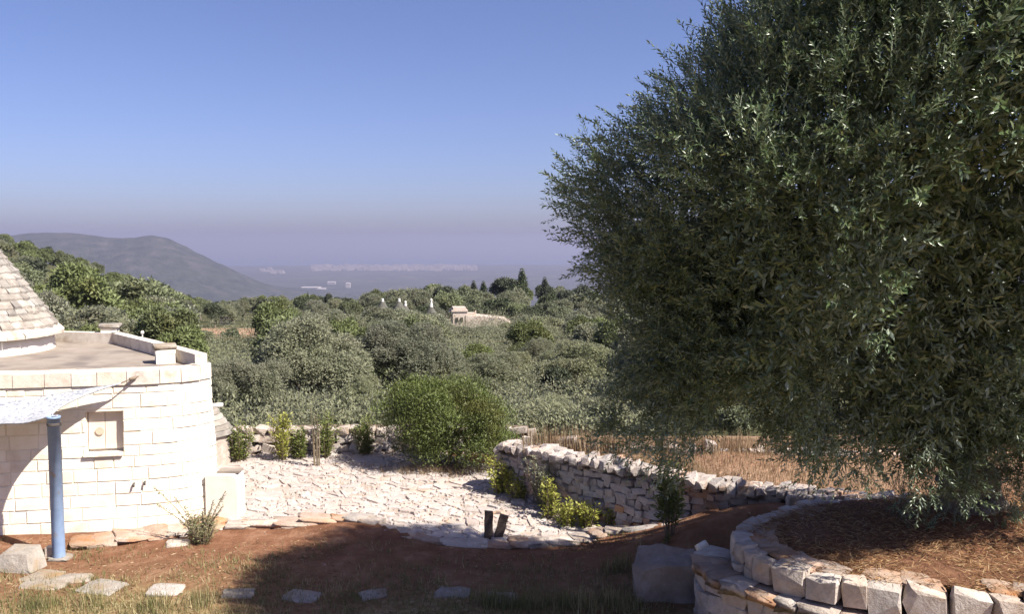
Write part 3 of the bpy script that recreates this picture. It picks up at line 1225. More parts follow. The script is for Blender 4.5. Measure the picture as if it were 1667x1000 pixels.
# ------------------------------------------------------------------ dry stone walls
def build_walls():
    w = tag(empty('dry_stone_wall', (0, 0, 0)), 'long grey dry stone wall with jagged cap stones bordering the dry field', 'wall')
    path = Path([(p.x, p.y, p.z) for p in WALL], 8)

    def z0(s):
        return -.08

    def z1(s):
        return path.zz(s) - .13

    def pick(z, hm, c, r):
        pr = .8 if z < .2 else .3 if z < .36 else .03
        if path.at(c)[0] < .6:
            pr *= .4
        return R_RED if r.random() < pr else R_GREY
    lay_stones(w, path, z0, z1, .108, (.10, .24), .2, pick, seed=4, limit=300, batter=.06, s1=path.L - 1.6, tilt=.2)
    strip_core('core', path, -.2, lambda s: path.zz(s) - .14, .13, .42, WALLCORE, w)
    r = random.Random(8)
    s = 0
    while s < path.L:
        wd = r.uniform(.09, .22)
        c = s + wd / 2
        p, t, nn = path.at(c), path.tan(c), path.nor(c)
        for row, off in enumerate((.03, .24)):
            o = link('cap_stone', r.choice(R_CAP if row == 0 else R_GREY), w)
            hh = r.uniform(.11, .20)
            o.location = (p[0] - nn[0] * (off + r.uniform(0, .05)), p[1] - nn[1] * (off + r.uniform(0, .05)), path.zz(c) - .06 + r.uniform(-.03, .03))
            o.rotation_euler = (r.uniform(-.25, .25), r.uniform(-.35, .1), math.atan2(t[1], t[0]) + r.uniform(-.4, .4))
            o.scale = (wd * 1.1, r.uniform(.22, .36), hh)
        s += wd * .92
    # white rubble wall at the far end of the yard
    b = tag(empty('rubble_wall', (0, 0, 0)), 'low white rubble wall at the far end of the yard behind the young shrubs', 'wall')
    pb = Path([(-7.2, 18.1), (-5.6, 18.35), (-4, 18.5), (-2.4, 18.55), (-1.2, 18.6), (.4, 18.4)], 8)
    lay_stones(b, pb, lambda s: -.1, lambda s: .60 + .05 * math.sin(s * 2.3), .17, (.15, .36), .28, lambda z, h, c, r: R_WHITE if r.random() < .85 else R_GREY, seed=14,
               limit=290, tilt=.3)
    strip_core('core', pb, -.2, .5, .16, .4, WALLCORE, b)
    # pale wall along the back of the field
    f = tag(empty('field_wall', (0, 0, 0)), 'low pale stone wall along the far side of the dry field', 'wall')
    pf = Path([at(845, 722, .95).to_tuple(), at(960, 723, .95).to_tuple(), at(1100, 727, .95).to_tuple(), at(1300, 733, .95).to_tuple(), at(1560, 740, .95).to_tuple()], 8)
    lay_stones(f, pf, lambda s: .60, lambda s: 1.0, .15, (.15, .36), .26, lambda z, h, c, r: R_WHITE if r.random() < .4 else R_GREY, seed=15, limit=200, tilt=.3)


build_walls()


# ------------------------------------------------------------------ two-tier planting bed
UP_PX = [(1420, 812, 1.0), (1350, 815, 1.0), (1290, 823, 1.0), (1245, 838, 1.0), (1212, 852, 1.0), (1197, 866, 1.0), (1203, 884, 1.0), (1232, 904, .99), (1282, 924, .98),
         (1345, 941, .97), (1430, 954, .96), (1550, 967, .96), (1667, 978, .96), (1800, 990, .96), (1950, 1000, .96)]
LO_PX = [(1165, 890, .72), (1138, 908, .70), (1150, 926, .70), (1185, 944, .70), (1235, 960, .69), (1290, 976, .68), (1350, 992, .66), (1420, 1010, .64), (1520, 1030, .62), (1650, 1046, .6)]


def build_bed():
    up = [at(*p) for p in UP_PX]
    lo = [at(*p) for p in LO_PX]
    pu, pl = Path([p.to_tuple() for p in up], 8), Path([p.to_tuple() for p in lo], 8)
    b = tag(empty('raised_bed_wall', (0, 0, 0)), 'curved ring of large pale stones holding the raised bed under the olive', 'wall')
    r = random.Random(31)
    i0 = 0
    s = 0
    # right-hand normal must look outwards
    cen = np.array([5.5, 11.0])
    sg = 1 if np.dot(pu.nor(pu.L / 2), pu.at(pu.L / 2) - cen) > 0 else -1
    sl = 1 if np.dot(pl.nor(pl.L / 2), pl.at(pl.L / 2) - cen) > 0 else -1
    while s < pu.L:
        p0 = pu.at(s)
        near = p0[1] < 9.75
        wd = r.uniform(.22, .42) if near else r.uniform(.16, .30)
        c = s + wd / 2
        p, t, nn = pu.at(c), pu.tan(c), pu.nor(c) * sg
        zt = pu.zz(c)
        rows = 1 if near else 2
        hh = (.29 if near else .19)
        for k in range(rows):
            o = link('stone', r.choice(R_BIG), b)
            dep = r.uniform(.24, .34)
            o.location = (p[0] + nn[0] * (.03 - dep * .4 + r.uniform(-.02, .02)), p[1] + nn[1] * (.03 - dep * .4 + r.uniform(-.02, .02)),
                          zt - hh * (.5 + k * .95) + r.uniform(-.02, .03))
            o.rotation_euler = (r.uniform(-.12, .12), r.uniform(-.12, .12), math.atan2(t[1], t[0]) + r.uniform(-.12, .12) + (math.pi if r.random() < .5 else 0))
            o.scale = (wd * 1.04, dep, hh * r.uniform(.95, 1.15))
        # flat top stone just inside
        if r.random() < .75:
            o = link('flat_stone', r.choice(R_KERB), b)
            o.location = (p[0] - nn[0] * .32, p[1] - nn[1] * .32, zt - .035)
            o.rotation_euler = (r.uniform(-.06, .06), r.uniform(-.06, .06), math.atan2(t[1], t[0]) + r.uniform(-.3, .3))
            o.scale = (wd * 1.0, .28, .08)
        s += wd
    # earth filling of the bed
    poly = [tuple(pu.at(s) - pu.nor(s) * sg * .16) for s in np.linspace(0, pu.L, 60)] + [(12, 9.5), (12, 12.2), (6, 12.0)]
    xs, ys = np.linspace(2.3, 12, 110), np.linspace(7.6, 12.6, 70)
    X, Y = np.meshgrid(xs, ys)
    ins = in_poly(X, Y, poly)
    Zb = .94 + .03 * np.sin(X * 3.1) * np.cos(Y * 2.7) + .20 * np.exp(-(((X - 5.8) / 1.1) ** 2 + ((Y - 10.8) / .8) ** 2)) + .06 * sst(9.3, 11, Y)
    V, Fq, idx = [], [], {}

    def vid(i, j):
        if (i, j) not in idx:
            idx[(i, j)] = len(V)
            V.append((X[i, j], Y[i, j], Zb[i, j]))
        return idx[(i, j)]
    for i in range(len(ys) - 1):
        for j in range(len(xs) - 1):
            if ins[i, j] and ins[i + 1, j] and ins[i, j + 1] and ins[i + 1, j + 1]:
                Fq.append((vid(i, j), vid(i, j + 1), vid(i + 1, j + 1), vid(i + 1, j)))
    soilm = M('bed_earth', [(.25, (.085, .036, .02)), (.5, (.145, .068, .037)), (.75, (.22, .12, .068))], 6, 8, .95, .8, 14, .05)
    tag(link('bed_earth', mesh_py('bed_earth', V, Fq, soilm, True)), kind='structure')
    # lower ledge
    l = tag(empty('stone_ledge', (0, 0, 0)), 'lower stone step with flat ledge in front of the raised bed', 'ledge')
    mb = MB()
    S = np.linspace(0, pl.L, 40)
    ring = []
    for s in S:
        p, nn = pl.at(s), pl.nor(s) * sl
        ring.append((p - nn * .1, pl.zz(s) - .05))
    inner = []
    for k, s in enumerate(S):
        p, nn = pl.at(s), pl.nor(s) * sl
        inner.append((p - nn * .85, pl.zz(s) - .03))
    V = []
    for (a, za), (c, zc_) in zip(ring, inner):
        V += [(a[0], a[1], -.3), (a[0], a[1], za), (c[0], c[1], zc_), (c[0], c[1], -.3)]
    Fl = [(k * 4 + q, k * 4 + q + 1, k * 4 + q + 5, k * 4 + q + 4) for k in range(len(S) - 1) for q in range(3)]
    mb.add(V, Fl)
    mb.build('core', soilm, l)
    s = 0
    while s < pl.L:
        wd = r.uniform(.22, .42)
        c = s + wd / 2
        p, t, nn = pl.at(c), pl.tan(c), pl.nor(c) * sl
        zt = pl.zz(c)
        ang = math.atan2(t[1], t[0])
        o = link('flat_stone', r.choice(R_KERBW if r.random() < .6 else R_KERB), l)
        o.location = (p[0] - nn[0] * .12, p[1] - nn[1] * .12, zt - .06)
        o.rotation_euler = (r.uniform(-.05, .05), r.uniform(-.05, .05), ang + r.uniform(-.1, .1))
        o.scale = (wd * 1.05, r.uniform(.36, .48), .13)
        if r.random() < .9:
            o = link('flat_stone', r.choice(R_KERB), l)
            o.location = (p[0] - nn[0] * .42, p[1] - nn[1] * .42, zt - .055)
            o.rotation_euler = (r.uniform(-.05, .05), r.uniform(-.05, .05), ang + r.uniform(-.4, .4))
            o.scale = (wd * 1.2, .36, .1)
        s += wd
    zq = .60
    while zq > -.1:
        s = -r.uniform(0, .2)
        while s < pl.L:
            wd = r.uniform(.17, .34)
            c = max(0, s + wd / 2)
            p, t, nn = pl.at(c), pl.tan(c), pl.nor(c) * sl
            o = link('stone', r.choice(R_WHITE if r.random() < .5 else R_GREY), l)
            o.location = (p[0] - nn[0] * (.08 + r.uniform(-.02, .02)), p[1] - nn[1] * (.08 + r.uniform(-.02, .02)), zq - .09 + pl.zz(c) - .70 + r.uniform(-.02, .02))
            o.rotation_euler = (r.uniform(-.15, .15), r.uniform(-.15, .15), math.atan2(t[1], t[0]) + r.uniform(-.15, .15))
            o.scale = (wd * 1.1, .24, .19 * r.uniform(.9, 1.25))
            s += wd
        zq -= .17
    return pu, poly


pu, BEDPOLY = build_bed()


# ------------------------------------------------------------------ loose stones
def single_rock(name, label, cat, loc, scale, rot, seed, mat, n=4, k=.3, jit=.06, group=None):
    o = link(name, rock_mesh(name, seed, n, k, jit, mat), None, loc)
    o.scale, o.rotation_euler = scale, rot
    return tag(o, label, cat, group)


def build_boulder():
    c = at(1090, 985, 0.0)
    V = [(-.40, -.02, -.1), (.44, .0, -.1), (.42, .5, -.1), (-.36, .5, -.1),
         (-.44, -.0, .30), (.50, .02, .32), (.46, .52, .34), (-.40, .52, .34),
         (-.50, .10, .56), (-.30, .0, .50), (-.05, .0, .58), (.36, .05, .55), (.50, .12, .46), (.36, .42, .64), (-.05, .45, .69), (-.36, .46, .64)]
    import bmesh
    bm = bmesh.new()
    vv = [bm.verts.new(v) for v in V]
    bmesh.ops.convex_hull(bm, input=vv)
    bmesh.ops.subdivide_edges(bm, edges=bm.edges[:], cuts=3, use_grid_fill=True)
    for v in bm.verts:
        d = mnoise.fractal(Vector(v.co) * 2.6, 1, 2, 5) * .06
        v.co += v.normal * d if v.normal.length else Vector((0, 0, 0))
    me = bpy.data.meshes.new('boulder')
    bm.to_mesh(me)
    bm.free()
    me.materials.append(BOULDERST)
    o = link('boulder', me, None, (c.x, c.y + .02, -.02))
    o.scale = (.96, 1, .88)
    o.rotation_euler = (.05, 0, -.06)
    tag(o, 'big flat-faced grey boulder standing in the shade beside the stone ledge', 'boulder')
    p = Vector((c.x + .46, c.y + .16, .60))
    single_rock('white_stone', 'small white stone propped on the shoulder of the grey boulder', 'stone', p, (.15, .12, .27), (.1, -.45, .4), 401, PLASTER, 3)


build_boulder()
ST = [(75, 949, .60, .30, 'pale flat stepping stone at the foot of the stone block by the pole'),
      (122, 941, .40, .2, 'small flat stone behind the first stepping stone near the pole'),
      (166, 957, .56, .26, 'sunlit flat stepping stone second along the row from the pole'),
      (270, 961, .44, .24, 'bluish white pointed stepping stone in the sun, third along the row from the pole'),
      (388, 965, .40, .2, 'buff stepping stone at the sunny edge of the tree shade'),
      (491, 966, .44, .24, 'grey stepping stone first inside the tree shade'),
      (608, 966, .36, .2, 'dull grey stepping stone midway inside the tree shade'),
      (738, 967, .44, .2, 'long thin stepping stone in the deepest tree shade'),
      (815, 975, .38, .2, 'last stepping stone of the row, half hidden by grass tufts'),
      (290, 883, .34, .22, 'flat white stone lying on red earth beside the bushy herb'),
      (70, 938, .42, .25, 'thin pale slab lying against the stone block near the pole')]
for i, (px, py, w, d, lb) in enumerate(ST):
    p = at(px, py, .02)
    single_rock('stepping_stone', lb, 'stepping stone', (p.x, p.y, float(height(p.x, p.y)) - .018), (w, d * 1.5, .095), (.04 * (i % 3 - 1), .03 * (i % 2), .3 * math.sin(i * 2.3)),
                500 + i, STEPST if i not in (3, 9) else WHITESTONE, 3, .4, .07, 'stepping stones across the grass' if i < 9 else None)


def build_block():
    a = at(40, 935, 0.0)
    import bmesh
    bm = bmesh.new()
    V = [(-.55, -.1, -.1), (.22, -.18, -.1), (.30, .25, -.1), (-.5, .35, -.1), (-.42, .02, .24), (-.28, .0, .30), (.08, .0, .30), (.19, -.05, .05), (.10, .4, .34), (-.34, .42, .33)]
    bmesh.ops.convex_hull(bm, input=[bm.verts.new(v) for v in V])
    bmesh.ops.subdivide_edges(bm, edges=bm.edges[:], cuts=2, use_grid_fill=True)
    for v in bm.verts:
        v.co += v.normal * mnoise.fractal(Vector(v.co) * 4, 1, 2, 4) * .02
    me = bpy.data.meshes.new('stone_block')
    bm.to_mesh(me)
    bm.free()
    me.materials.append(STEPST)
    so_ = link('stone_block', me, None, (a.x - .1, a.y + .12, -.02))
    so_.scale = (.85, .85, .8)
    tag(so_, 'sloping grey-buff stone block on the ground next to the blue pole', 'stone block')


build_block()

# two planks standing on the edging
def plank(px, py, h, lean, label, w=.125, t=.07):
    p = at(px, py, .05)
    mb = MB()
    n = 6
    V = []
    for i in range(n + 1):
        z = h * i / n - .1 * (1 - i / n)
        j = .004 * math.sin(i * 2.1 + px)
        top = .012 if i == n else 0
        V += [(-w / 2 + j, -t / 2, z), (w / 2 + j, -t / 2, z - top), (w / 2 + j, t / 2, z - top), (-w / 2 + j, t / 2, z)]
    Fl = [(i * 4 + k, i * 4 + (k + 1) % 4, i * 4 + 4 + (k + 1) % 4, i * 4 + 4 + k) for i in range(n) for k in range(4)] + [(3, 2, 1, 0), tuple(n * 4 + k for k in range(4))]
    mb.add(V, Fl)
    o = mb.build('plank_post', OLDWOOD, None, False, (p.x, p.y, .05))
    o.rotation_euler = (0, lean, .12)
    tag(o, label, 'wooden post', 'old plank posts on the edging')


plank(795, 873, .385, .02, 'upright dark weathered plank standing on the stone edging')
plank(812, 873, .335, .26, 'dark weathered plank leaning to one side on the stone edging')


# ------------------------------------------------------------------ foliage makers (numpy)
def unit(v):
    return v / (np.linalg.norm(v, axis=-1, keepdims=True) + 1e-9)


def leaves_np(P, D, ln, wd, rg, fold=.25, N=None, loose=.55):
    """one folded diamond per leaf: base P, direction D"""
    n = len(P)
    rand = unit(rg.normal(size=(n, 3)))
    if N is not None:                    # upper faces turn outwards and up, as leaves do
        rand = unit(N + rand * loose)
    side = unit(np.cross(D, rand))
    up = np.cross(side, D)
    ln = np.asarray(ln).reshape(-1, 1) * np.ones((n, 1))
    wd = np.asarray(wd).reshape(-1, 1) * np.ones((n, 1))
    mid = P + D * ln * .45
    V = np.stack([P, mid - side * wd * .5 + up * wd * fold, P + D * ln, mid + side * wd * .5 + up * wd * fold], 1)
    b = np.arange(n)[:, None] * 4
    Fa = np.concatenate([b + np.array([[0, 2, 1]]), b + np.array([[0, 3, 2]])], 0)
    return V.reshape(-1, 3), Fa


def crown_np(rg, lobes, n, ln, wd, up=.35, inner=.5):
    C = np.array([l[0] for l in lobes])
    R = np.array([l[1] for l in lobes])
    w = R ** 2
    k = rg.choice(len(lobes), n, p=w / w.sum())
    d = unit(rg.normal(size=(n, 3)))
    d[:, 2] = np.where(d[:, 2] < -.3, -d[:, 2], d[:, 2])
    rr = R[k] * (inner + (1 - inner) * rg.uniform(size=n) ** .55)
    # ragged lobes
    rr *= 1 + .22 * np.sin(d[:, 0] * 5 + k) * np.sin(d[:, 1] * 6 + k * 1.7)
    P = C[k] + d * rr[:, None]
    D = unit(d * .35 + rg.normal(size=(n, 3)) * .6 + np.array([0, 0, up * .6]))
    return leaves_np(P, D, ln * rg.uniform(.7, 1.25, n), wd * rg.uniform(.7, 1.25, n), rg, N=unit(d * .8 + np.array([0, 0, .6])))


def blob_lobes(rg, n, rx, ry, rz, zc, lr=(.28, .42)):
    out = []
    for _ in range(n):
        d = unit(rg.normal(size=3))
        d[2] = abs(d[2]) * 1.1 - .35
        q = rg.uniform(.45, .8)
        out.append((np.array([d[0] * rx * q, d[1] * ry * q, zc + d[2] * rz * q]), rg.uniform(*lr) * (rx + rz) / 2))
    out.append((np.array([0, 0, zc]), .5 * (rx + rz) / 2))
    return out


def trunk_mesh(rg, h, r0, spread, mat=BARK):
    mb = MB()
    n = 6
    P = [(0.06 * math.sin(i * 1.3), .06 * math.cos(i * 1.1), -.3 + (h + .3) * i / n) for i in range(n + 1)]
    mb.tube(P, [r0 * (1.25 - .55 * i / n) for i in range(n + 1)], 7)
    for k in range(4):
        a = k * 1.57 + rg.uniform(-.4, .4)
        e = np.array([math.cos(a) * spread, math.sin(a) * spread, h + spread * .9])
        mid = np.array([math.cos(a) * spread * .4, math.sin(a) * spread * .4, h + spread * .35])
        mb.tube([(0, 0, h * .85), tuple(mid), tuple(e)], [r0 * .5, r0 * .35, r0 * .12], 5)
    return mesh_py('trunk', mb.v, mb.f, mat, True)


rg = np.random.default_rng(21)
# crown variants for the grove: unit trees about 5 m tall, 5 m across
VAR = {}


def make_variant(key, n, rx, rz, zc, mat, ln, wd, lobes=15, seed=0, up=.35, lr=(.28, .42)):
    r_ = np.random.default_rng(seed)
    lb = blob_lobes(r_, lobes, rx, rx, rz, zc, lr)
    V, Fa = crown_np(r_, lb, n, ln, wd, up)
    VAR[key] = (mesh_np('crown', V, Fa, mat), trunk_mesh(r_, max(.5, zc - rz * .55), .2, rx * .4))


for i in range(3):
    make_variant('near%d' % i, 52000, 2.4, 2.4, 2.45, OLIVEMID, .115, .045, 40, 100 + i, .3, (.17, .32))
for i in range(4):
    make_variant('olive%d' % i, 9000, 2.4, 2.3, 2.4, OLIVEMID, .27, .12, 24, 110 + i, .3, (.2, .36))
for i in range(3):
    make_variant('green%d' % i, 9000, 2.4, 2.4, 2.5, GREENMID, .27, .12, 22, 120 + i, .4, (.2, .36))
for i in range(2):
    make_variant('dark%d' % i, 8000, 2.3, 2.4, 2.5, DARKMID, .27, .13, 20, 130 + i, .3, (.2, .36))
# cypress: a spire
r_ = np.random.default_rng(140)
lb = [(np.array([0, 0, z]), .62 * math.sin(min(1, (6.4 - z) / 4.2) * 1.5) + .08) for z in np.linspace(.6, 6.1, 14)]
V, Fa = crown_np(r_, lb, 4500, .3, .12, 1.2)
mbt = MB()
mbt.tube([(0, 0, -.3), (0, 0, 3)], [.14, .05], 6)
VAR['cypress'] = (mesh_np('crown', V, Fa, DARKMID), mesh_py('trunk', mbt.v, mbt.f, BARK))


def plant_tree(kind, x, y, s, rz, name, label, cat, group=None, sz=None, z=None, sx=1.0):
    z = float(height(x, y)) - .1 if z is None else z
    o = tag(empty(name, (x, y, z), rz), label, cat, group)
    o.scale = (s * sx, s * sx, s if sz is None else sz)
    link('crown', VAR[kind][0], o)
    link('trunk', VAR[kind][1], o)
    return o


def tree_to(kind, px, ytop, D, wpx, name, label, cat, group=None, rz=0.0, hfull=5.0, sink=0):
    """a tree at distance D whose top is seen at (px, ytop) and whose crown is wpx pixels wide"""
    t = atd(px, ytop, D)
    g = float(height(t.x, D)) - .1
    wide = wpx / 1444 * D / (hfull if kind != 'cypress' else 1.5)
    hi = max(.25, (t.z - g) / (5.1 if kind != 'cypress' else 6.7))
    return plant_tree(kind, t.x, D, hi, rz, name, label, cat, group, sz=hi, z=g, sx=wide / hi)


# key trees seen one by one
tree_to('near0', 500, 488, 29, 235, 'olive_tree', 'large grey-green olive rising tall behind the white rubble wall and young shrubs', 'tree', rz=.4)
tree_to('near1', 655, 498, 31, 230, 'olive_tree', 'broad grey olive directly behind the rounded bright green bush', 'tree', rz=1.7)
tree_to('near2', 400, 556, 25, 175, 'olive_tree', 'pale silvery olive close behind the flat roofed house corner', 'tree', rz=2.8)
tree_to('near1', 800, 560, 30, 190, 'olive_tree', 'mid-sized green olive above the left end of the grey dry stone wall', 'tree', rz=.2)
tree_to('near0', 945, 540, 33, 190, 'olive_tree', 'grey-green olive peeping beside the dark side of the big olive', 'tree', rz=4.1)
tree_to('dark0', 905, 582, 29, 80, 'evergreen_tree', 'small dark green tree set between the paler olives past the dry stone wall', 'tree')
tree_to('near2', 890, 628, 24, 150, 'olive_tree', 'low dull olive bush growing just past the field wall', 'tree', rz=1.2)
tree_to('near0', 985, 635, 23, 120, 'olive_tree', 'low grey olive at the back edge of the dry field', 'tree', rz=5.2)
tree_to('green0', 1205, 655, 20.5, 110, 'green_tree', 'bright green shrub-like tree glimpsed under the big olive crown beyond the field', 'tree', rz=.5)
tree_to('near1', 1330, 640, 22, 180, 'olive_tree', 'olive glimpsed through gaps low in the big olive crown', 'tree', rz=2.2)
tree_to('near2', 1500, 620, 24, 220, 'olive_tree', 'olive standing far behind the trunk of the big olive', 'tree', rz=3.3)
tree_to('green1', 120, 415, 58, 175, 'green_tree', 'large light green tree right behind the conical stone roof', 'tree', rz=.3)
tree_to('green2', 215, 432, 66, 150, 'green_tree', 'light green tree on the hillside above the nearer chimney and parapet', 'tree', rz=1.5)
tree_to('olive1', 60, 440, 52, 110, 'olive_tree', 'silvery tree half hidden by the slope of the conical roof', 'tree', rz=.9)
tree_to('olive0', 150, 480, 46, 170, 'olive_tree', 'dull green tree low behind the flat roof at the first chimney', 'tree', rz=2.5)
tree_to('olive2', 255, 490, 48, 140, 'olive_tree', 'dull green tree low behind the parapet of the flat roof', 'tree', rz=4.4)
tree_to('olive3', 325, 530, 60, 60, 'olive_tree', 'rounded olive at the edge of the ochre field clearing', 'tree', rz=.6)
tree_to('dark1', 374, 530, 66, 38, 'evergreen_tree', 'small dark round tree standing alone in the ochre field clearing', 'tree')
tree_to('dark1', 500, 492, 92, 60, 'evergreen_tree', 'dark blunt tree at the skyline left of the tallest grove olive', 'tree')
tree_to('dark0', 535, 470, 118, 22, 'evergreen_tree', 'small dark rounded tree breaking the skyline below the white sheds', 'tree')
tree_to('dark0', 822, 441, 135, 75, 'pine_tree', 'tall broad round tree topping the skyline beside the cypress', 'tree')
tree_to('cypress', 850, 433, 132, 22, 'cypress_tree', 'tallest dark cypress spire on the skyline beside the round tree', 'tree', 'cypresses on the skyline')
tree_to('cypress', 771, 454, 134, 16, 'cypress_tree', 'slim cypress standing alone on the skyline before the round tree', 'tree', 'cypresses on the skyline')
tree_to('cypress', 787, 455, 131, 17, 'cypress_tree', 'stout cypress touching the flank of the round skyline tree', 'tree', 'cypresses on the skyline')
tree_to('cypress', 887, 448, 136, 18, 'cypress_tree', 'short cypress on the skyline next beyond the tall spire', 'tree', 'cypresses on the skyline')
tree_to('cypress', 501, 474, 120, 7, 'cypress_tree', 'very thin cypress poking up below the far white sheds', 'tree', 'cypresses on the skyline')
tree_to('green0', 715, 455, 138, 60, 'green_tree', 'bushy green tree on the skyline above the white cone tips', 'tree')
tree_to('olive1', 880, 500, 70, 95, 'olive_tree', 'grey olive just past the low end of the far stone farmhouse', 'tree', rz=.7)
tree_to('dark1', 805, 478, 96, 90, 'evergreen_tree', 'dark broad tree looming directly behind the far stone farmhouse', 'tree')

for px_, yt_, kd_, lb_ in ((618, 493, 'olive0', 'grey olive hiding the cone house farthest from the farmhouse'), (655, 496, 'olive2', 'grey olive hiding the close pair of cone houses'),
                           (700, 501, 'olive3', 'grey olive hiding the cone house nearest the farmhouse')):
    tree_to(kd_, px_, yt_ - 3, 71, 85, 'olive_tree', lb_, 'tree')
for px_, yt_, kd_, lb_ in ((748, 525, 'olive1', 'low olive right before the stepped end of the far stone farmhouse'), (792, 527, 'olive0', 'low olive right before the long wing of the far stone farmhouse'),
                           (826, 524, 'green1', 'low green tree at the low end of the far stone farmhouse')):
    tree_to(kd_, px_, yt_, 77, 62, 'olive_tree' if kd_[0] == 'o' else 'green_tree', lb_, 'tree')
# the rest of the grove and hillside
KEY = [(o.location.x, o.location.y) for o in bpy.data.objects if o.type == 'EMPTY' and o.name.split('.')[0].endswith('_tree')]
placed = list(KEY)
rt = random.Random(77)
cnt = 0
cand = []
for _ in range(14000):
    D = 23 * (8 ** rt.random())
    px = rt.uniform(-60, 1120)
    cand.append((D, px))
for D, px in cand:
    if cnt >= 285:
        break
    x = (px - 833.5) / 1444 * D
    hill_ = x < -(19 + .245 * D) + 4
    if D < 40 and px < 345:
        continue
    if D > 185:
        continue
    if ((x + 25) / 8.5) ** 2 + ((D - 80) / 8) ** 2 < 1:      # clearing
        continue
    if 300 < px < 445 and 30 < D < 80:
        continue
    if 700 < px < 850 and 52 < D < 92:                         # farmhouse
        continue
    sp = 1.9 + D * .026
    if any((x - a) ** 2 + (D - b) ** 2 < sp * sp for a, b in placed):
        continue
    placed.append((x, D))
    if hill_ and px < 380:
        kind = rt.choice(['green0', 'green1', 'green2', 'olive0', 'olive3', 'dark1'])
        s = rt.uniform(.75, 1.05)
        lab, grp = 'rounded tree among those crowding the wooded hillside beyond the house', 'trees on the wooded hillside'
    elif D > 105:
        kind = rt.choice(['olive0', 'dark0', 'dark1', 'green1', 'olive2'])
        s = rt.uniform(.75, 1.15)
        lab, grp = 'small distant tree in the line of trees along the grove skyline', 'trees along the skyline'
    else:
        kind = rt.choice(['olive0', 'olive1', 'olive2', 'olive3', 'olive1', 'green0', 'green2', 'dark0'])
        s = rt.uniform(.72, 1.0)
        lab, grp = 'rounded tree in the dense olive grove filling the valley', 'trees in the valley grove'
    if D < 50:
        kind = {'olive0': 'near0', 'olive1': 'near1', 'olive2': 'near2'}.get(kind, kind)
        s *= .85
    g = float(height(x, D))
    limit = np.interp(px, [0, 100, 200, 300, 350, 420, 480, 560, 600, 700, 800, 900, 1000, 1100], [374, 404, 440, 474, 488, 478, 474, 480, 468, 458, 452, 456, 456, 456])
    zmax = CAM_H - (limit - 392) / 1444 * D
    if D < 100 and 480 < px < 1000:
        zmax = CAM_H - (np.interp(D, [22, 27, 50, 100], [650, 590, 508, 480]) - 392) / 1444 * D
    if D < 52 and 690 < px < 860:
        zmax = min(zmax, CAM_H - (548 - 392) / 1444 * D)
    if D < 76 and 300 < px < 445:
        zmax = min(zmax, CAM_H - (572 - 392) / 1444 * D)
    if g + 5 * s > zmax:
        s = (zmax - g) / 5.0
        if s < .26:
            continue
    hue = {'d': 'dark green', 'g': 'light green', 'o': 'grey-green', 'n': 'grey-green'}[kind[0]]
    size = 'small' if s < .55 else 'full-sized' if s < .85 else 'large'
    if grp.startswith('trees on'):
        where = ('high on the hillside below the mountain' if D > 105 else 'on the hillside behind the roof parapet' if px > 150 else
                 'on the hillside behind the conical roof')
    elif grp.startswith('trees along'):
        where = 'along the skyline ' + ('under the mountain slope' if px < 470 else 'below the far white sheds' if px < 600 else 'behind the white cone tips' if px < 725 else
                                        'behind the farmhouse and cypresses' if px < 900 else 'beside the big olive crown')
    else:
        where = ('close behind ' if D < 38 else 'in mid grove above ' if D < 66 else 'in far grove above ') + \
                ('the house corner' if px < 400 else 'the white rubble wall' if px < 600 else 'the round bush' if px < 830 else 'the dry field wall')
    lab = '%s %s tree %s' % (size, hue, where)
    plant_tree(kind, x, D, s, rt.uniform(0, 6.28), 'grove_tree', lab, 'tree', grp)
    cnt += 1


# look-alikes: count them off from the house side
by_label = {}
for o in bpy.data.objects:
    if o.name.split('.')[0] == 'grove_tree':
        by_label.setdefault(o['label'], []).append(o)
ORD = 'first second third fourth fifth sixth seventh eighth ninth tenth eleventh twelfth thirteenth fourteenth fifteenth sixteenth seventeenth eighteenth nineteenth twentieth'.split()
for lb_, os_ in by_label.items():
    if 1 < len(os_) <= len(ORD):
        for w_, o in zip(ORD, sorted(os_, key=lambda q: q.location.x / q.location.y)):
            o['label'] = lb_ + ', ' + w_ + ' from the house'


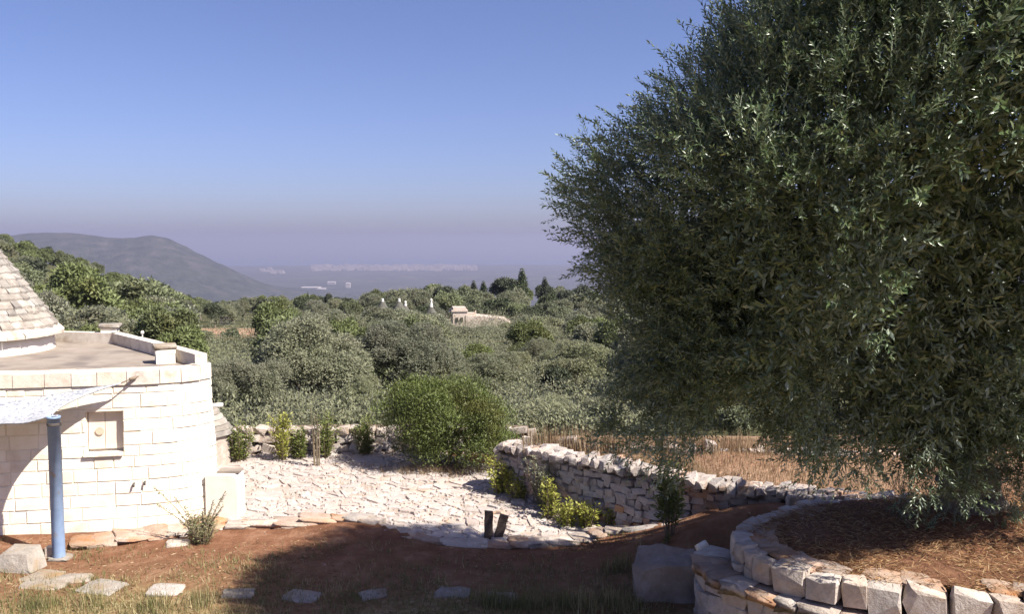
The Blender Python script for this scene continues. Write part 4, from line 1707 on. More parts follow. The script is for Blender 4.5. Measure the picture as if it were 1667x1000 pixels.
# ------------------------------------------------------------------ far buildings
def build_far():
    # stone farmhouse in the grove
    D = 84
    a, b = atd(733, 527, D), atd(830, 527, D)
    h = tag(empty('farmhouse', (a.x, D, a.z)), 'pale pink stone farmhouse with stepped block and long low wing in the grove', 'farmhouse')
    m = D / 1444
    mb = MB()
    mb.box((15 * m, 0, 8 * m), (24 * m, 1.8, 24 * m), .15)
    mb.build('tower', FARSTONE, h)
    mb = MB()
    mb.box((14 * m, 0, 22 * m), (26.5 * m, 2.0, 3 * m), .15)
    mb.box((14 * m, 0, 25.6 * m), (21 * m, 1.6, 4 * m), .15)
    mb.build('roof', FARSTONE, h)
    mb = MB()
    mb.add([(26 * m, -.9, -3), (98 * m, -.6, -3), (98 * m, 2, -3), (26 * m, 2, -3), (26 * m, -.9, 15 * m), (86 * m, -.6, 9 * m), (86 * m, 2, 9 * m), (26 * m, 2, 15 * m),
            (98 * m, -.6, 2 * m), (98 * m, 2, 2 * m)],
           [(0, 1, 8, 5, 4), (4, 5, 6, 7), (5, 8, 9, 6), (2, 3, 7, 6, 9), (1, 2, 9, 8), (3, 0, 4, 7)])
    mb.build('wing', FARSTONE, h)
    mb = MB()
    mb.box((33 * m, .4, 15.4 * m), (12 * m, 1.2, 4 * m))
    mb.build('upper_room', FARSTONE, h)
    for px_, z in ((12, 8), (20, 8)):
        mb = MB()
        mb.box((px_ * m, -.96, z * m), (.22, .16, .36), .15)
        mb.build('window', OPENING, h)
    mb = MB()
    mb.tube([(41 * m, .3, 12 * m), (41 * m, .3, 21 * m)], .07, 6)
    mb.build('chimney', FARSTONE, h)
    # cone houses with white tips
    for k, (px, py, hh, lb) in enumerate(((623, 486, 5, 'white tip of a conical roof, the one farthest from the farmhouse'),
                                          (650, 486, 5, 'small white conical roof tip, upper one of the close pair in the grove'),
                                          (660, 490, 8, 'white conical roof tip, lower and larger one of the close pair in the grove'),
                                          (702, 486, 13, 'tallest white conical roof tip in the grove, the one nearest the farmhouse'))):
        D = 76 + k * 1.5
        t = atd(px, py, D)
        g = float(height(t.x, D))
        o = tag(empty('trullo', (t.x, D, g)), lb, 'cone house', 'far cone houses in the grove')
        H = t.z - g
        ht = hh / 1444 * D
        zb = H - ht
        rc = min(.9, zb * .25)
        mb = MB()
        mb.lathe([(rc, -1), (rc, zb - rc * 1.5), (.01, zb - rc * 1.5 + .01)], 20)
        mb.build('wall', FARSTONE, o)
        mb = MB()
        mb.lathe([(rc * 1.08, zb - rc * 1.5), (.14, zb), (.01, zb + .02)], 20)
        mb.build('roof', M('dark_cone_roof', [(.3, (.06, .06, .05)), (.7, (.12, .115, .10))], 6, 6), o)
        mb = MB()
        mb.lathe([(.13 + .008 * hh, zb - .03 * hh), (.08, zb + ht * .55), (.12, zb + ht * .75), (.08, zb + ht * .92), (.01, zb + ht)], 12)
        mb.build('pinnacle', FARWHITE, o)
    # little hut near the clearing
    D = 100
    t = atd(366, 521, D)
    o = tag(empty('field_hut', t), 'tiny pale stone hut between trees above the ochre clearing', 'hut')
    mb = MB()
    mb.box((0, 0, .1), (.95, .9, 1.3))
    mb.build('wall', FARSTONE, o)
    mb = MB()
    mb.box((0, 0, .86), (1.2, 1.1, .18))
    mb.box((.05, 0, 1.15), (.7, .7, .4))
    mb.build('roof', FARSTONE, o)
    # white sheds on the plain
    SHED = M('shed_wall', [(.3, (.30, .27, .26)), (.7, (.42, .39, .38))], .05, 3)
    for k, (px, py, D, L_, hh, lb) in enumerate(((507, 474, 4500, 95, 9, 'long white shed on the far plain below the mountain foot'),
                                                 (524, 475, 4450, 40, 7, 'shorter white shed butting the long shed on the far plain'),
                                                 (567, 469, 4800, 22, 12, 'lone white building dot on the plain beyond the skyline trees'),
                                                 (540, 463, 5200, 45, 6, 'faint white building on the plain beyond the lone white dot'))):
        t = atd(px, py, D)
        o = tag(empty('white_shed', (t.x, D, -251)), lb, 'building', 'white buildings on the far plain')
        mb = MB()
        mb.box((0, 0, hh), (L_, 30, hh * 2))
        mb.build('wall', SHED, o)
        mb = MB()
        mb.add([(-L_ / 2 - 1, -17, hh * 2), (L_ / 2 + 1, -17, hh * 2), (L_ / 2 + 1, 17, hh * 2), (-L_ / 2 - 1, 17, hh * 2), (-L_ / 2 - 1, 0, hh * 2 + 5), (L_ / 2 + 1, 0, hh * 2 + 5)],
               [(0, 1, 5, 4), (2, 3, 4, 5), (0, 4, 3), (1, 2, 5), (3, 2, 1, 0)])
        mb.build('roof', SHED, o)
    # the coast town
    r = random.Random(51)
    mb = MB()
    for _ in range(620):
        px = r.uniform(508, 775) if r.random() < .94 else r.uniform(425, 460)
        dens = 1 - abs(px - 640) / 150
        D = r.uniform(7500, 9000)
        if px < 470:
            D = r.uniform(7200, 8000) if px < 443 else r.uniform(6800, 7300)
        x = (px - 833.5) / 1444 * D
        hgt = r.uniform(6, 22)
        mb.box((x, D, -250 + hgt / 2), (r.uniform(14, 46), r.uniform(14, 30), hgt), r.uniform(-.3, .3))
    tag(mb.build('coast_town', M('town_wall', [(.3, (.20, .165, .155)), (.7, (.42, .36, .34))], .01, 4)), 'far pale strip of a coast town on the plain', None, kind='stuff')


build_far()


# ------------------------------------------------------------------ bush and garden plants
def bush(name, label, c, rx, ry, h, n, ln, wd, mat, lobes, seed, z0=.05, stems=5):
    r_ = np.random.default_rng(seed)
    o = tag(empty(name, c), label, 'bush')
    lb = []
    for _ in range(lobes):
        a, q = r_.uniform(0, 6.28), r_.uniform(.2, .78) ** .8
        zz = r_.uniform(.10, .78)
        wf = math.sin(min(1, (1.02 - zz) * 1.7) * 1.57)
        lb.append((np.array([math.cos(a) * rx * q * wf, math.sin(a) * ry * q * wf, h * zz]), r_.uniform(.22, .36) * min(rx, h)))
    V, Fa = crown_np(r_, lb, n, ln, wd, .9, .45)
    V[:, 2] = np.maximum(V[:, 2], z0 * r_.uniform(0, 1.5, len(V)))
    link('foliage', mesh_np('foliage', V, Fa, mat), o)
    mb = MB()
    for k in range(stems):
        a = k * 6.28 / stems
        mb.tube([(0.1 * math.cos(a), .1 * math.sin(a), -.1), (rx * .3 * math.cos(a), ry * .3 * math.sin(a), h * .35), (rx * .55 * math.cos(a), ry * .55 * math.sin(a), h * .7)], [.04, .028, .01], 5)
    mb.build('stem', TWIG, o)
    return o


bc = at(722, 776, 0.0)
bush('round_bush', 'big rounded bright green bush standing at the back of the paved yard', (bc.x, bc.y + .75, 0), 1.42, 1.1, 1.86, 48000, .07, .018, BUSHLEAF, 70, 31)


def leafy_plant(name, label, cat, c, h, w, stems, nl, ln, wd, mat, seed, group=None, stemmat=TWIG, lean=(0, 0), low=.12):
    r_ = np.random.default_rng(seed)
    o = tag(empty(name, c), label, cat, group)
    mb = MB()
    Ps, Ds = [], []
    for k in range(stems):
        a = r_.uniform(0, 6.28)
        hh = h * r_.uniform(.55, 1.0) if k else h
        q = w * .5 * r_.uniform(.25, 1.0) * (1.25 - hh / h * .5)
        e = np.array([math.cos(a) * q + lean[0] * hh, math.sin(a) * q + lean[1] * hh, hh])
        m_ = np.array([math.cos(a) * q * .7, math.sin(a) * q * .7, hh * .5])
        b = np.array([math.cos(a) * .04, math.sin(a) * .04, -.05])
        mb.tube([tuple(b), tuple(m_), tuple(e)], [.011, .008, .003], 4)
        n = max(6, int(nl / stems))
        t = r_.uniform(low, 1.02, n)[:, None]
        P = (1 - t) ** 2 * b + 2 * t * (1 - t) * (2 * m_ - .5 * (b + e)) + t * t * e
        ax = unit(e - b)
        out = unit(np.cross(ax, unit(r_.normal(size=(n, 3)))))
        P = P + out * r_.uniform(0, .07, (n, 1)) * min(1, w / .5)
        Ps.append(P)
        Ds.append(unit(out * .9 + ax * .5 + r_.normal(size=(n, 3)) * .25))
    P, D = np.concatenate(Ps), np.concatenate(Ds)
    V, Fa = leaves_np(P, D, ln * r_.uniform(.6, 1.2, len(P)), wd * r_.uniform(.7, 1.2, len(P)), r_, N=np.array([[0, 0, 1.0]]), loose=.8)
    link('foliage', mesh_np('foliage', V, Fa, mat), o)
    mb.build('stem', stemmat, o)
    return o


def gp(px, py, z=0.0):
    p = at(px, py, z)
    return (p.x, p.y, z)


for i, (px, py, h, w, lb, mt) in enumerate((
        (392, 752, .82, .70, 'bushy yellow-green young shrub at the rubble wall nearest the house', GREENLEAF),
        (460, 750, .98, .62, 'tall yellow-green young shrub second from the house along the rubble wall', YELLOWLEAF),
        (487, 748, .62, .5, 'low green shrub squeezed between the two tall young shrubs', GREENLEAF),
        (530, 746, .95, .6, 'green young shrub just behind the thin twin-stemmed sapling', GREENLEAF),
        (597, 742, .80, .62, 'green young shrub at the rubble wall beside the big rounded bush', GREENLEAF))):
    p = gp(px, py)
    leafy_plant('young_shrub', lb, 'shrub', p, h, w, 14, 900, .085, .034, mt, 600 + i, 'young shrubs along the rubble wall')
o = leafy_plant('sapling', 'thin twin-stemmed sapling with sparse leaves standing on the paved yard', 'sapling', gp(515, 762), 1.25, .34, 3, 110, .06, .022, GREYLEAF, 640, None, TWIG, low=.5)
mb = MB()
mb.tube([(-.03, 0, -.1), (-.035, .0, .6), (-.01, 0, 1.15)], [.018, .014, .005], 6)
mb.tube([(.05, .03, -.1), (.06, .03, .6), (.03, .0, 1.0)], [.016, .012, .005], 6)
mb.build('trunk', TWIG, o)

for i, (px, py, h, w, nl, lb, mt, ln) in enumerate((
        (815, 806, .66, .62, 900, 'yellow-green shrub at the far end of the grey dry stone wall', YELLOWLEAF, .07),
        (842, 814, .36, .5, 350, 'low yellow-green sprout beside the end shrub of the grey wall', YELLOWLEAF, .06),
        (893, 845, .66, .36, 420, 'upright yellow-green shrub in front of the grey-green wall plant', YELLOWLEAF, .075),
        (922, 857, .40, .55, 520, 'low spreading yellow-green shrub at the foot of the grey wall', YELLOWLEAF, .07),
        (955, 859, .38, .45, 420, 'small yellow-green shrub in the red stained foot of the grey wall', YELLOWLEAF, .07),
        (993, 858, .3, .25, 160, 'tiny yellow-green sprout last along the foot of the grey wall', YELLOWLEAF, .06))):
    leafy_plant('wall_shrub', lb, 'shrub', gp(px, py), h, w, 12, nl, ln, .034, mt, 660 + i, 'yellow-green shrubs at the foot of the grey wall')
leafy_plant('grey_shrub', 'grey-green feathery shrub growing up against the grey dry stone wall', 'shrub', gp(885, 828), .92, .85, 22, 2200, .06, .016, GREYLEAF, 680)
leafy_plant('slender_tree', 'slender young tree with a leafy top in front of the grey dry stone wall', 'sapling', (at(1090, 872, .42).x, at(1090, 872, .42).y, .38), 1.05, .46, 12, 950, .10, .034, GREENLEAF, 690, None, TWIG, low=.35)
leafy_plant('weed', 'little green weed on the red earth behind the grey boulder', 'plant', (at(1085, 872, .45).x, at(1085, 872, .45).y - .1, .36), .14, .14, 6, 60, .05, .02, GREENLEAF, 695)
# bushy herb with long bare stalks in front of the house
hc = gp(330, 884)
ho = leafy_plant('herb_bush', 'bushy grey-green herb with long dry stalks in front of the house wall', 'plant', hc, .45, .62, 40, 2600, .055, .011, HERBLEAF, 700, None, DRYSTEM, low=.05)
mb = MB()
r_ = np.random.default_rng(5)
Ps, Ds = [], []
for (px, py) in ((250, 792), (256, 822), (285, 812), (300, 826), (347, 818), (366, 802), (362, 825), (330, 832)):
    e = np.array(atd(px, py, hc[1] - .05 + r_.uniform(-.25, .2))) - np.array(hc)
    m_ = e * .5 + np.array([0, 0, .06])
    mb.tube([(0, 0, 0), tuple(m_), tuple(e)], [.010, .008, .005], 5)
    for _ in range(46):
        t = r_.uniform(.35, 1)
        Ps.append(e * t + np.array([0, 0, .06 * 4 * t * (1 - t) * .5]) + r_.normal(size=3) * .008)
        Ds.append(unit(unit(r_.normal(size=3)) + unit(e) * .6))
mb.build('stalk', DRYSTEM, ho)
V, Fa = leaves_np(np.array(Ps), np.array(Ds), .045, .014, r_)
link('stalk_leaves', mesh_np('stalk_leaves', V, Fa, HERBLEAF), ho)


# ------------------------------------------------------------------ the big olive
def sprig(rg_, pairs, length, ll, lw):
    P, D, Ls = [], [], []
    for k in range(pairs):
        t = (k + .6) / pairs
        z = length * t
        a0 = k * 1.57 + rg_.uniform(-.4, .4)
        bend = np.array([.10 * length * t * t, 0, 0])
        for a in (a0, a0 + math.pi):
            rad = np.array([math.cos(a), math.sin(a), 0])
            ang = rg_.uniform(.55, 1.0)
            P.append(np.array([0, 0, z]) + bend)
            D.append(rad * math.sin(ang) + np.array([0, 0, math.cos(ang)]))
            Ls.append(ll * rg_.uniform(.75, 1.15) * (1 - .35 * t * t))
    P.append(np.array([.1 * length, 0, length]))
    D.append(np.array([0, 0, 1.0]))
    Ls.append(ll * .7)
    V, Fa = leaves_np(np.array(P), unit(np.array(D)), np.array(Ls), lw, rg_, N=np.array([[0, 0, 1.0]]), loose=.7)
    # the stem as a slim three-sided blade
    s = .003
    sv = np.array([[-s, -s, 0], [s, -s, 0], [0, s, 0], [.1 * length, 0, length]])
    b = len(V)
    V = np.concatenate([V, sv])
    Fa = np.concatenate([Fa, np.array([[b, b + 1, b + 3], [b + 1, b + 2, b + 3], [b + 2, b, b + 3]])])
    return V, Fa


def place_sprigs(T, P, D, S, rg_):
    Vs, Fs, base = [], [], 0
    which = rg_.integers(0, len(T), len(P))
    for k, (tv, tf) in enumerate(T):
        m_ = which == k
        n = int(m_.sum())
        if not n:
            continue
        z = unit(D[m_])
        x = unit(np.cross(z, unit(rg_.normal(size=(n, 3)))))
        y = np.cross(z, x)
        Rm = np.stack([x, y, z], -1) * S[m_][:, None, None]
        V = np.einsum('nij,vj->nvi', Rm, tv) + P[m_][:, None, :]
        Fa = tf[None] + (np.arange(n) * len(tv))[:, None, None] + base
        Vs.append(V.reshape(-1, 3))
        Fs.append(Fa.reshape(-1, 3))
        base += n * len(tv)
    return np.concatenate(Vs), np.concatenate(Fs)


SIL = [(2.42, 7.9), (2.2, 7.08), (1.95, 6.7), (1.5, 6.0), (1.16, 5.7), (.8, 5.5), (.50, 5.02), (.62, 4.45), (.9, 4.1), (1.1, 3.8), (1.16, 3.13), (1.16, 2.54), (1.4, 2.2),
       (1.76, 2.05), (2.0, 2.5), (2.15, 2.8), (2.7, 2.9), (2.9, 2.5), (3.05, 2.0), (3.7, 1.85), (4.7, 1.75), (5.7, 1.85), (6.3, 2.6), (6.6, 3.9), (7.3, 4.8), (7.5, 6.0), (7.2, 7.3), (6.4, 8.5), (5, 9.1), (3.4, 8.7)]
KS = .948                                # outline scaled: crown set nearer, so its shadow stays off the paving
SIL = [(x * KS, CAM_H + (z - CAM_H) * KS) for x, z in SIL]
CC = np.array([4.0, 9.1, 4.97])


def build_olive():
    r_ = np.random.default_rng(99)
    base = Vector((5.7, 10.85, .98))
    T = tag(empty('big_olive_tree', base), 'huge dense olive tree with dark shaded side growing in the raised stone bed', 'tree')
    bo = np.array(base)
    RY = 2.35

    def shape_in(p, grow=1.0):
        yc = CC[1] - .3 * np.maximum(0, p[:, 2] - 4.5)
        dy = (p[:, 1] - yc) / RY
        # lobes and hollows of the crown
        nz = np.sin(p[:, 0] * 2.1 + 1.0) * np.sin(p[:, 1] * 2.3 + p[:, 2] * .7) + .8 * np.sin(p[:, 2] * 2.6 + p[:, 0] * .9) * np.cos(p[:, 1] * 1.7 - p[:, 0] * 1.2)
        nz2 = np.sin(p[:, 0] * 5.3 + p[:, 1] * 1.9) * np.sin(p[:, 2] * 4.7 - p[:, 1] * 2.3) + .7 * np.sin(p[:, 2] * 8.1 + p[:, 0] * 3.0)
        grow = grow * (1.0 - .22 * np.maximum(0, nz) - .09 * np.maximum(0, nz2))
        s = np.sqrt(np.clip(1 - dy ** 2, 1e-4, 1)) ** .6 * grow
        X = (p[:, 0] - CC[0]) / s + CC[0]
        sz = np.where((p[:, 2] < CC[2]) & (p[:, 1] > 9.1), np.maximum(s, .97), s)
        Z = (p[:, 2] - CC[2]) / sz + CC[2]
        # shape cut so sun reaches bed and ramp and the low left darkens
        under = 1.9 + 1.35 * np.maximum(0, 9.8 - p[:, 1]) * sst(2.6, 3.4, p[:, 0])
        front_lim = np.where(p[:, 0] > 6.4, 8.5, np.where(p[:, 2] < 5.0, 8.8 - 1.1 * np.maximum(0, p[:, 0] - 1.4) - 1.2 * np.maximum(0, p[:, 2] - 3.8), 0.0))
        ok_ = (p[:, 1] > front_lim) & (p[:, 1] < np.where(p[:, 2] < 3.3, 10.25 + .6 * sst(4.8, 5.6, p[:, 0]), np.minimum(10.35, 10.9 - .7 * np.maximum(0, p[:, 0] - 4.0))))
        return ok_ & in_poly(X, Z, SIL) & (np.abs(dy) < .995) & (p[:, 2] > np.minimum(under, 5.2) * (p[:, 0] > 2.6))
    lo, hi = np.array([.2, CC[1] - RY - 1.4, 1.5]), np.array([9.2, CC[1] + RY, 9.3])
    pts = r_.uniform(lo, hi, (60000, 3))
    ok = shape_in(pts, .97)
    pts = pts[ok]
    inner = shape_in(pts, .70)
    shell, core = pts[~inner], pts[inner]
    print('olive shell/core', len(shell), len(core))
    # clumps in the outer shell
    nC = 1100
    # blue-noise pick
    cl = []
    for p in shell:
        if all(np.sum((p - q) ** 2) > .32 ** 2 for q in cl):
            cl.append(p)
        if len(cl) >= nC:
            break
    cl = np.array(cl)
    Ps, Ds = [], []
    for c in cl:
        rc = r_.uniform(.18, .48)
        n = int(12 + 36 * (rc / .46) ** 2)
        d = unit(r_.normal(size=(n, 3)))
        p = c + d * rc * r_.uniform(.25, 1, (n, 1)) ** .6
        out = unit((c - CC) * np.array([.8, 1.1, .8]))
        low = max(0, (3.4 - c[2]) / 1.5)
        upv = np.array([0, 0, .55 - .4 * low])
        Ps.append(p)
        Ds.append(unit(out * .65 + d * .75 + upv + r_.normal(size=(n, 3)) * .25))
    P, D = np.concatenate(Ps), np.concatenate(Ds)
    keep = shape_in(P, 1.03)
    P, D = P[keep], D[keep]
    # feathery ends on the outline towards the sky
    for (x, z) in ((2.2, 7.0), (1.95, 6.6), (1.7, 6.3), (1.45, 5.95), (1.2, 5.65), (.95, 5.55), (.72, 5.35), (.5, 5.0), (.62, 4.85), (.55, 4.5), (.8, 4.2), (1.0, 3.95), (1.12, 3.4), (1.1, 2.9), (1.2, 2.45),
                   (1.5, 2.2), (1.76, 2.1), (2.3, 7.4), (3.0, 2.3), (3.2, 2.0), (3.6, 1.95), (4.2, 1.9), (2.85, 2.75)):
        n = 22
        x, z = x * KS, CAM_H + (z - CAM_H) * KS
        c = np.array([x + .12, CC[1] - .2 + r_.uniform(-.5, .4), z])
        ln = unit(c - CC)
        if z < 3:
            ln = unit(ln + np.array([-.2, 0, -.25]))
        t = r_.uniform(-.55, .06, (n, 1))
        p = c + ln * t + r_.normal(size=(n, 3)) * .09
        P = np.concatenate([P, p])
        D = np.concatenate([D, unit(ln + np.array([0, 0, .35 if z > 3 else 0]) + r_.normal(size=(n, 3)) * .4)])
    # dense shaded skirt low on the side away from the sun
    for _ in range(420):
        c = np.array([r_.uniform(1.1, 2.9), r_.uniform(8.8, 11.2), r_.uniform(2.2, 4.6)])
        if not shape_in(np.array([c]) + np.array([[.0, .0, .0]]), 1.03)[0]:
            continue
        n = int(r_.uniform(16, 34))
        P = np.concatenate([P, c + unit(r_.normal(size=(n, 3))) * r_.uniform(.05, .36, (n, 1))])
        D = np.concatenate([D, unit(np.array([-.35, -.3, -.1]) + r_.normal(size=(n, 3)) * .7)])
    # foliage hiding the limbs on the sunny side
    for _ in range(260):
        c = np.array([r_.uniform(3.8, 6.9), r_.uniform(9.5, 10.4), r_.uniform(2.3, 5.0)])
        if c[2] < 1.9 + 1.35 * max(0, 9.8 - c[1]) + .2:
            continue
        n = int(r_.uniform(14, 30))
        P = np.concatenate([P, c + unit(r_.normal(size=(n, 3))) * r_.uniform(.05, .36, (n, 1))])
        D = np.concatenate([D, unit(np.array([.05, -.6, .1]) + r_.normal(size=(n, 3)) * .6)])
    # hanging sprays along the back of the underside, in front of the field and trunk
    for _ in range(130):
        c = np.array([r_.uniform(2.9, 6.9), r_.uniform(9.9, 11.4), 0])
        low_ = np.interp(c[0], [2.9, 3.3, 3.8, 4.6, 5.2, 6.9], [2.4, 1.9, 1.9, 1.9, 1.95, 2.1])
        c[2] = low_ + abs(r_.normal()) * .55 + .15
        n = int(r_.uniform(12, 30))
        p = c + unit(r_.normal(size=(n, 3))) * r_.uniform(.05, .34, (n, 1))
        P = np.concatenate([P, p])
        D = np.concatenate([D, unit(np.array([-.25, -.4, .05]) + r_.normal(size=(n, 3)) * .65)])
    for _ in range(70):                  # sprays in front of the trunk
        c = np.array([r_.uniform(4.5, 6.4), r_.uniform(9.7, 10.35), r_.uniform(1.75, 2.9)])
        n = int(r_.uniform(10, 24))
        P = np.concatenate([P, c + unit(r_.normal(size=(n, 3))) * r_.uniform(.05, .3, (n, 1))])
        D = np.concatenate([D, unit(np.array([.0, -.5, .0]) + r_.normal(size=(n, 3)) * .65)])
    # the arch of open air under the crown, between its shaded lobe and the rest
    q = P[:, 0] / P[:, 1]
    arch = (q > .208) & (q < .310) & (P[:, 2] < CAM_H - (.162 + 1.5 * np.abs(q - .256)) * P[:, 1])
    arch |= (P[:, 2] < np.where(P[:, 0] > 4.6, 1.5, 1.95)) & (P[:, 1] < 10.7)
    arch |= (P[:, 1] > 10.4) & (P[:, 0] < 4.6)  # back trimmed away to let sun onto the earth ramp
    P, D = P[~arch], D[~arch]
    Tm = [sprig(r_, 8, .27, .072, .0165) for _ in range(7)]
    print('olive sprigs', len(P))
    V, Fa = place_sprigs(Tm, P, D, r_.uniform(.75, 1.2, len(P)), r_)
    link('foliage', mesh_np('foliage', V - bo, Fa, OLIVE), T)
    # inner foliage: bigger, sparser sprigs
    core = core[:5200]
    Dc = unit(r_.normal(size=core.shape) + unit(core - CC) * .5)
    Ti = [sprig(r_, 8, .36, .11, .03) for _ in range(4)]
    V, Fa = place_sprigs(Ti, core, Dc, r_.uniform(.8, 1.3, len(core)), r_)
    link('inner_foliage', mesh_np('inner_foliage', V - bo, Fa, OLIVE), T)
    # trunk: gnarled, splitting low
    mb = MB()

    def limb(pts_, r0, r1, n=9, seed=0):
        q = Path([(p[0], p[1], p[2]) for p in pts_], 6) if False else None
        P_ = []
        for i in range(len(pts_) - 1):
            a, b = np.array(pts_[i]), np.array(pts_[i + 1])
            for t in np.linspace(0, 1, 5, endpoint=False):
                P_.append(a + (b - a) * t)
        P_.append(np.array(pts_[-1]))
        P_ = np.array(P_)
        for _ in range(2):
            P_[1:-1] = .25 * P_[:-2] + .5 * P_[1:-1] + .25 * P_[2:]
        P_ += r_.normal(size=P_.shape) * r0 * .06
        R_ = np.linspace(r0, r1, len(P_)) * (1 + .14 * np.sin(np.arange(len(P_)) * 1.7 + seed))
        mb.tube([tuple(p - bo) for p in P_], list(R_), n)
    b = bo
    limb([b + [0, 0, -.25], b + [-.05, 0, .25], b + [-.12, -.05, .7], b + [-.1, -.1, 1.1]], .38, .22, 12)
    limb([b + [.28, .05, -.2], b + [.25, .02, .3], b + [.05, -.05, .8]], .28, .16, 9, 1)
    limb([b + [-.34, -.05, -.2], b + [-.22, -.05, .25], b + [-.10, -.05, .8]], .26, .14, 9, 2)
    tips = [(-2.6, -1.3, 2.6), (-3.6, -.8, 4.0), (-1.4, -1.0, 3.4), (-2.0, -.6, 5.4), (.2, -1.0, 5.8), (.8, -.6, 3.6), (-.6, .2, 5.0), (.6, -.7, 2.2), (-1.6, .3, 3.2), (-.9, -.3, 2.6)]
    for k, e in enumerate(tips):
        e = np.array(e)
        s0 = b + [-.1, -.1, .95]
        m_ = e * .45 + np.array([.1 * math.sin(k), .1 * math.cos(k), .3])
        limb([s0, b + m_, b + e], .15, .03, 7, k)
        for _ in range(3):
            t = r_.uniform(.4, .85)
            st = b + m_ + (e - m_) * max(0, t - .45) / .55
            ee = st + r_.normal(size=3) * .6 + unit(e) * .7
            limb([st, (st + ee) / 2 + r_.normal(size=3) * .1, ee], .045, .012, 5, k)
    # the low bent branch seen under the crown
    limb([b + [-.12, -.1, .75], b + [-.15, -.35, 1.15], b + [-.5, -.6, 1.3], b + [-1.1, -.9, 1.25]], .10, .03, 7, 5)
    me = mesh_py('trunk', mb.v, mb.f, BARK, True)
    link('trunk', me, T)
    # suckers round the foot
    for (dx, dy, h, n) in ((-.75, -.45, .55, 34), (-.45, -.5, .7, 30), (.2, -.62, .75, 46), (.5, -.35, .95, 50), (-.95, -.1, .5, 24), (.85, -.5, .9, 46), (.4, -.9, .4, 22)):
        c = b + np.array([dx, dy, 0])
        t = r_.uniform(.1, 1, (n, 1))
        p = c + t * np.array([0, 0, h]) + r_.normal(size=(n, 3)) * np.array([.09, .09, .04])
        d = unit(np.array([0, 0, .8]) + r_.normal(size=(n, 3)) * .55)
        V, Fa = place_sprigs(Tm, p, d, r_.uniform(.55, .9, n), r_)
        link('sucker_leaves', mesh_np('sucker_leaves', V - bo, Fa, OLIVE), T)
    return T


build_olive()


# ------------------------------------------------------------------ grass and straw
def blades(name, P, h, w, mat, rg_, lean=.5):
    n = len(P)
    a = rg_.uniform(0, 6.28, n)
    d = np.stack([np.cos(a), np.sin(a), np.zeros(n)], -1)
    hh = h * rg_.uniform(.4, 1.2, n)[:, None]
    q = np.stack([-d[:, 1], d[:, 0], np.zeros(n)], -1)
    ln = (rg_.normal(size=(n, 1)) * lean)
    tip = P + np.array([0, 0, 1.0]) * hh + q * hh * ln
    V = np.stack([P - d * w * .5, P + d * w * .5, tip], 1).reshape(-1, 3)
    return tag(link(name, mesh_np(name, V, np.arange(n * 3).reshape(-1, 3), mat)), kind='stuff')


r_ = np.random.default_rng(301)
# yard grass
n = 90000
X, Y = r_.uniform(-9.5, 3.2, n), 8.6 + 4.4 * r_.uniform(size=n) ** 1.5
cl = np.array([mnoise.noise(Vector((x * 1.1, y * 1.3, 0))) + .6 * mnoise.noise(Vector((x * 3.7, y * 3.9, 4))) for x, y in zip(X, Y)])
dens = np.clip(.95 - .34 * np.maximum(0, Y - 9.9) + cl * .9, 0, 1)
keep = (r_.uniform(size=n) < dens) & ~((X > 2.0) & (Y > 9.0)) & ~in_poly(X, Y, YARD)
X, Y, cl = X[keep], Y[keep], cl[keep]
blades('grass', np.stack([X, Y, height(X, Y) - .01], -1), .085 + .05 * np.clip(cl, 0, 1).mean(), .010, GRASS, r_, .7)
# taller tufts near the lower edge
cs = [at(px, py, 0) for px, py in ((905, 990), (930, 985), (960, 992), (990, 985), (1020, 992), (800, 985), (815, 992), (150, 985), (60, 992), (250, 990), (1010, 940), (330, 985), (855, 990))]
Ps = np.concatenate([np.array([c.x, c.y, 0]) + r_.normal(size=(160, 3)) * np.array([.13, .1, 0]) for c in cs])
Ps[:, 2] = height(Ps[:, 0], Ps[:, 1])
blades('tall_grass', Ps, .24, .009, GRASS, r_, .35)
# straw on the raised bed
n = 42000
X, Y = r_.uniform(2.4, 9, n), r_.uniform(7.8, 12.2, n)
keep = in_poly(X, Y, BEDPOLY)
X, Y = X[keep], Y[keep]
zb = .94 + .20 * np.exp(-(((X - 5.8) / 1.1) ** 2 + ((Y - 10.8) / .8) ** 2)) + .06 * sst(9.3, 11, Y) + .015
P = np.stack([X, Y, zb], -1)
a = r_.uniform(0, 6.28, len(P))
D = unit(np.stack([np.cos(a), np.sin(a), r_.normal(size=len(P)) * .22 + .12], -1))
V, Fa = leaves_np(P, D, r_.uniform(.05, .17, len(P)), .007, r_)
tag(link('dry_straw', mesh_np('dry_straw', V, Fa, STRAW)), kind='stuff')
# standing dry grass of the field behind the grey wall
n = 70000
X, Y = r_.uniform(.8, 13, n), r_.uniform(12.2, 16.3, n)
wl = Path([(p.x, p.y, 0) for p in WALL], 6)
ywall = np.interp(X, wl.p[:, 0], wl.p[:, 1])
keep = (Y > ywall + .5) & (r_.uniform(size=n) < .9)
X, Y = X[keep], Y[keep]
blades('dry_field_grass', np.stack([X, Y, np.maximum(height(X, Y), .8) - .02], -1), .115, .010, FIELDGRASS, r_, .3)
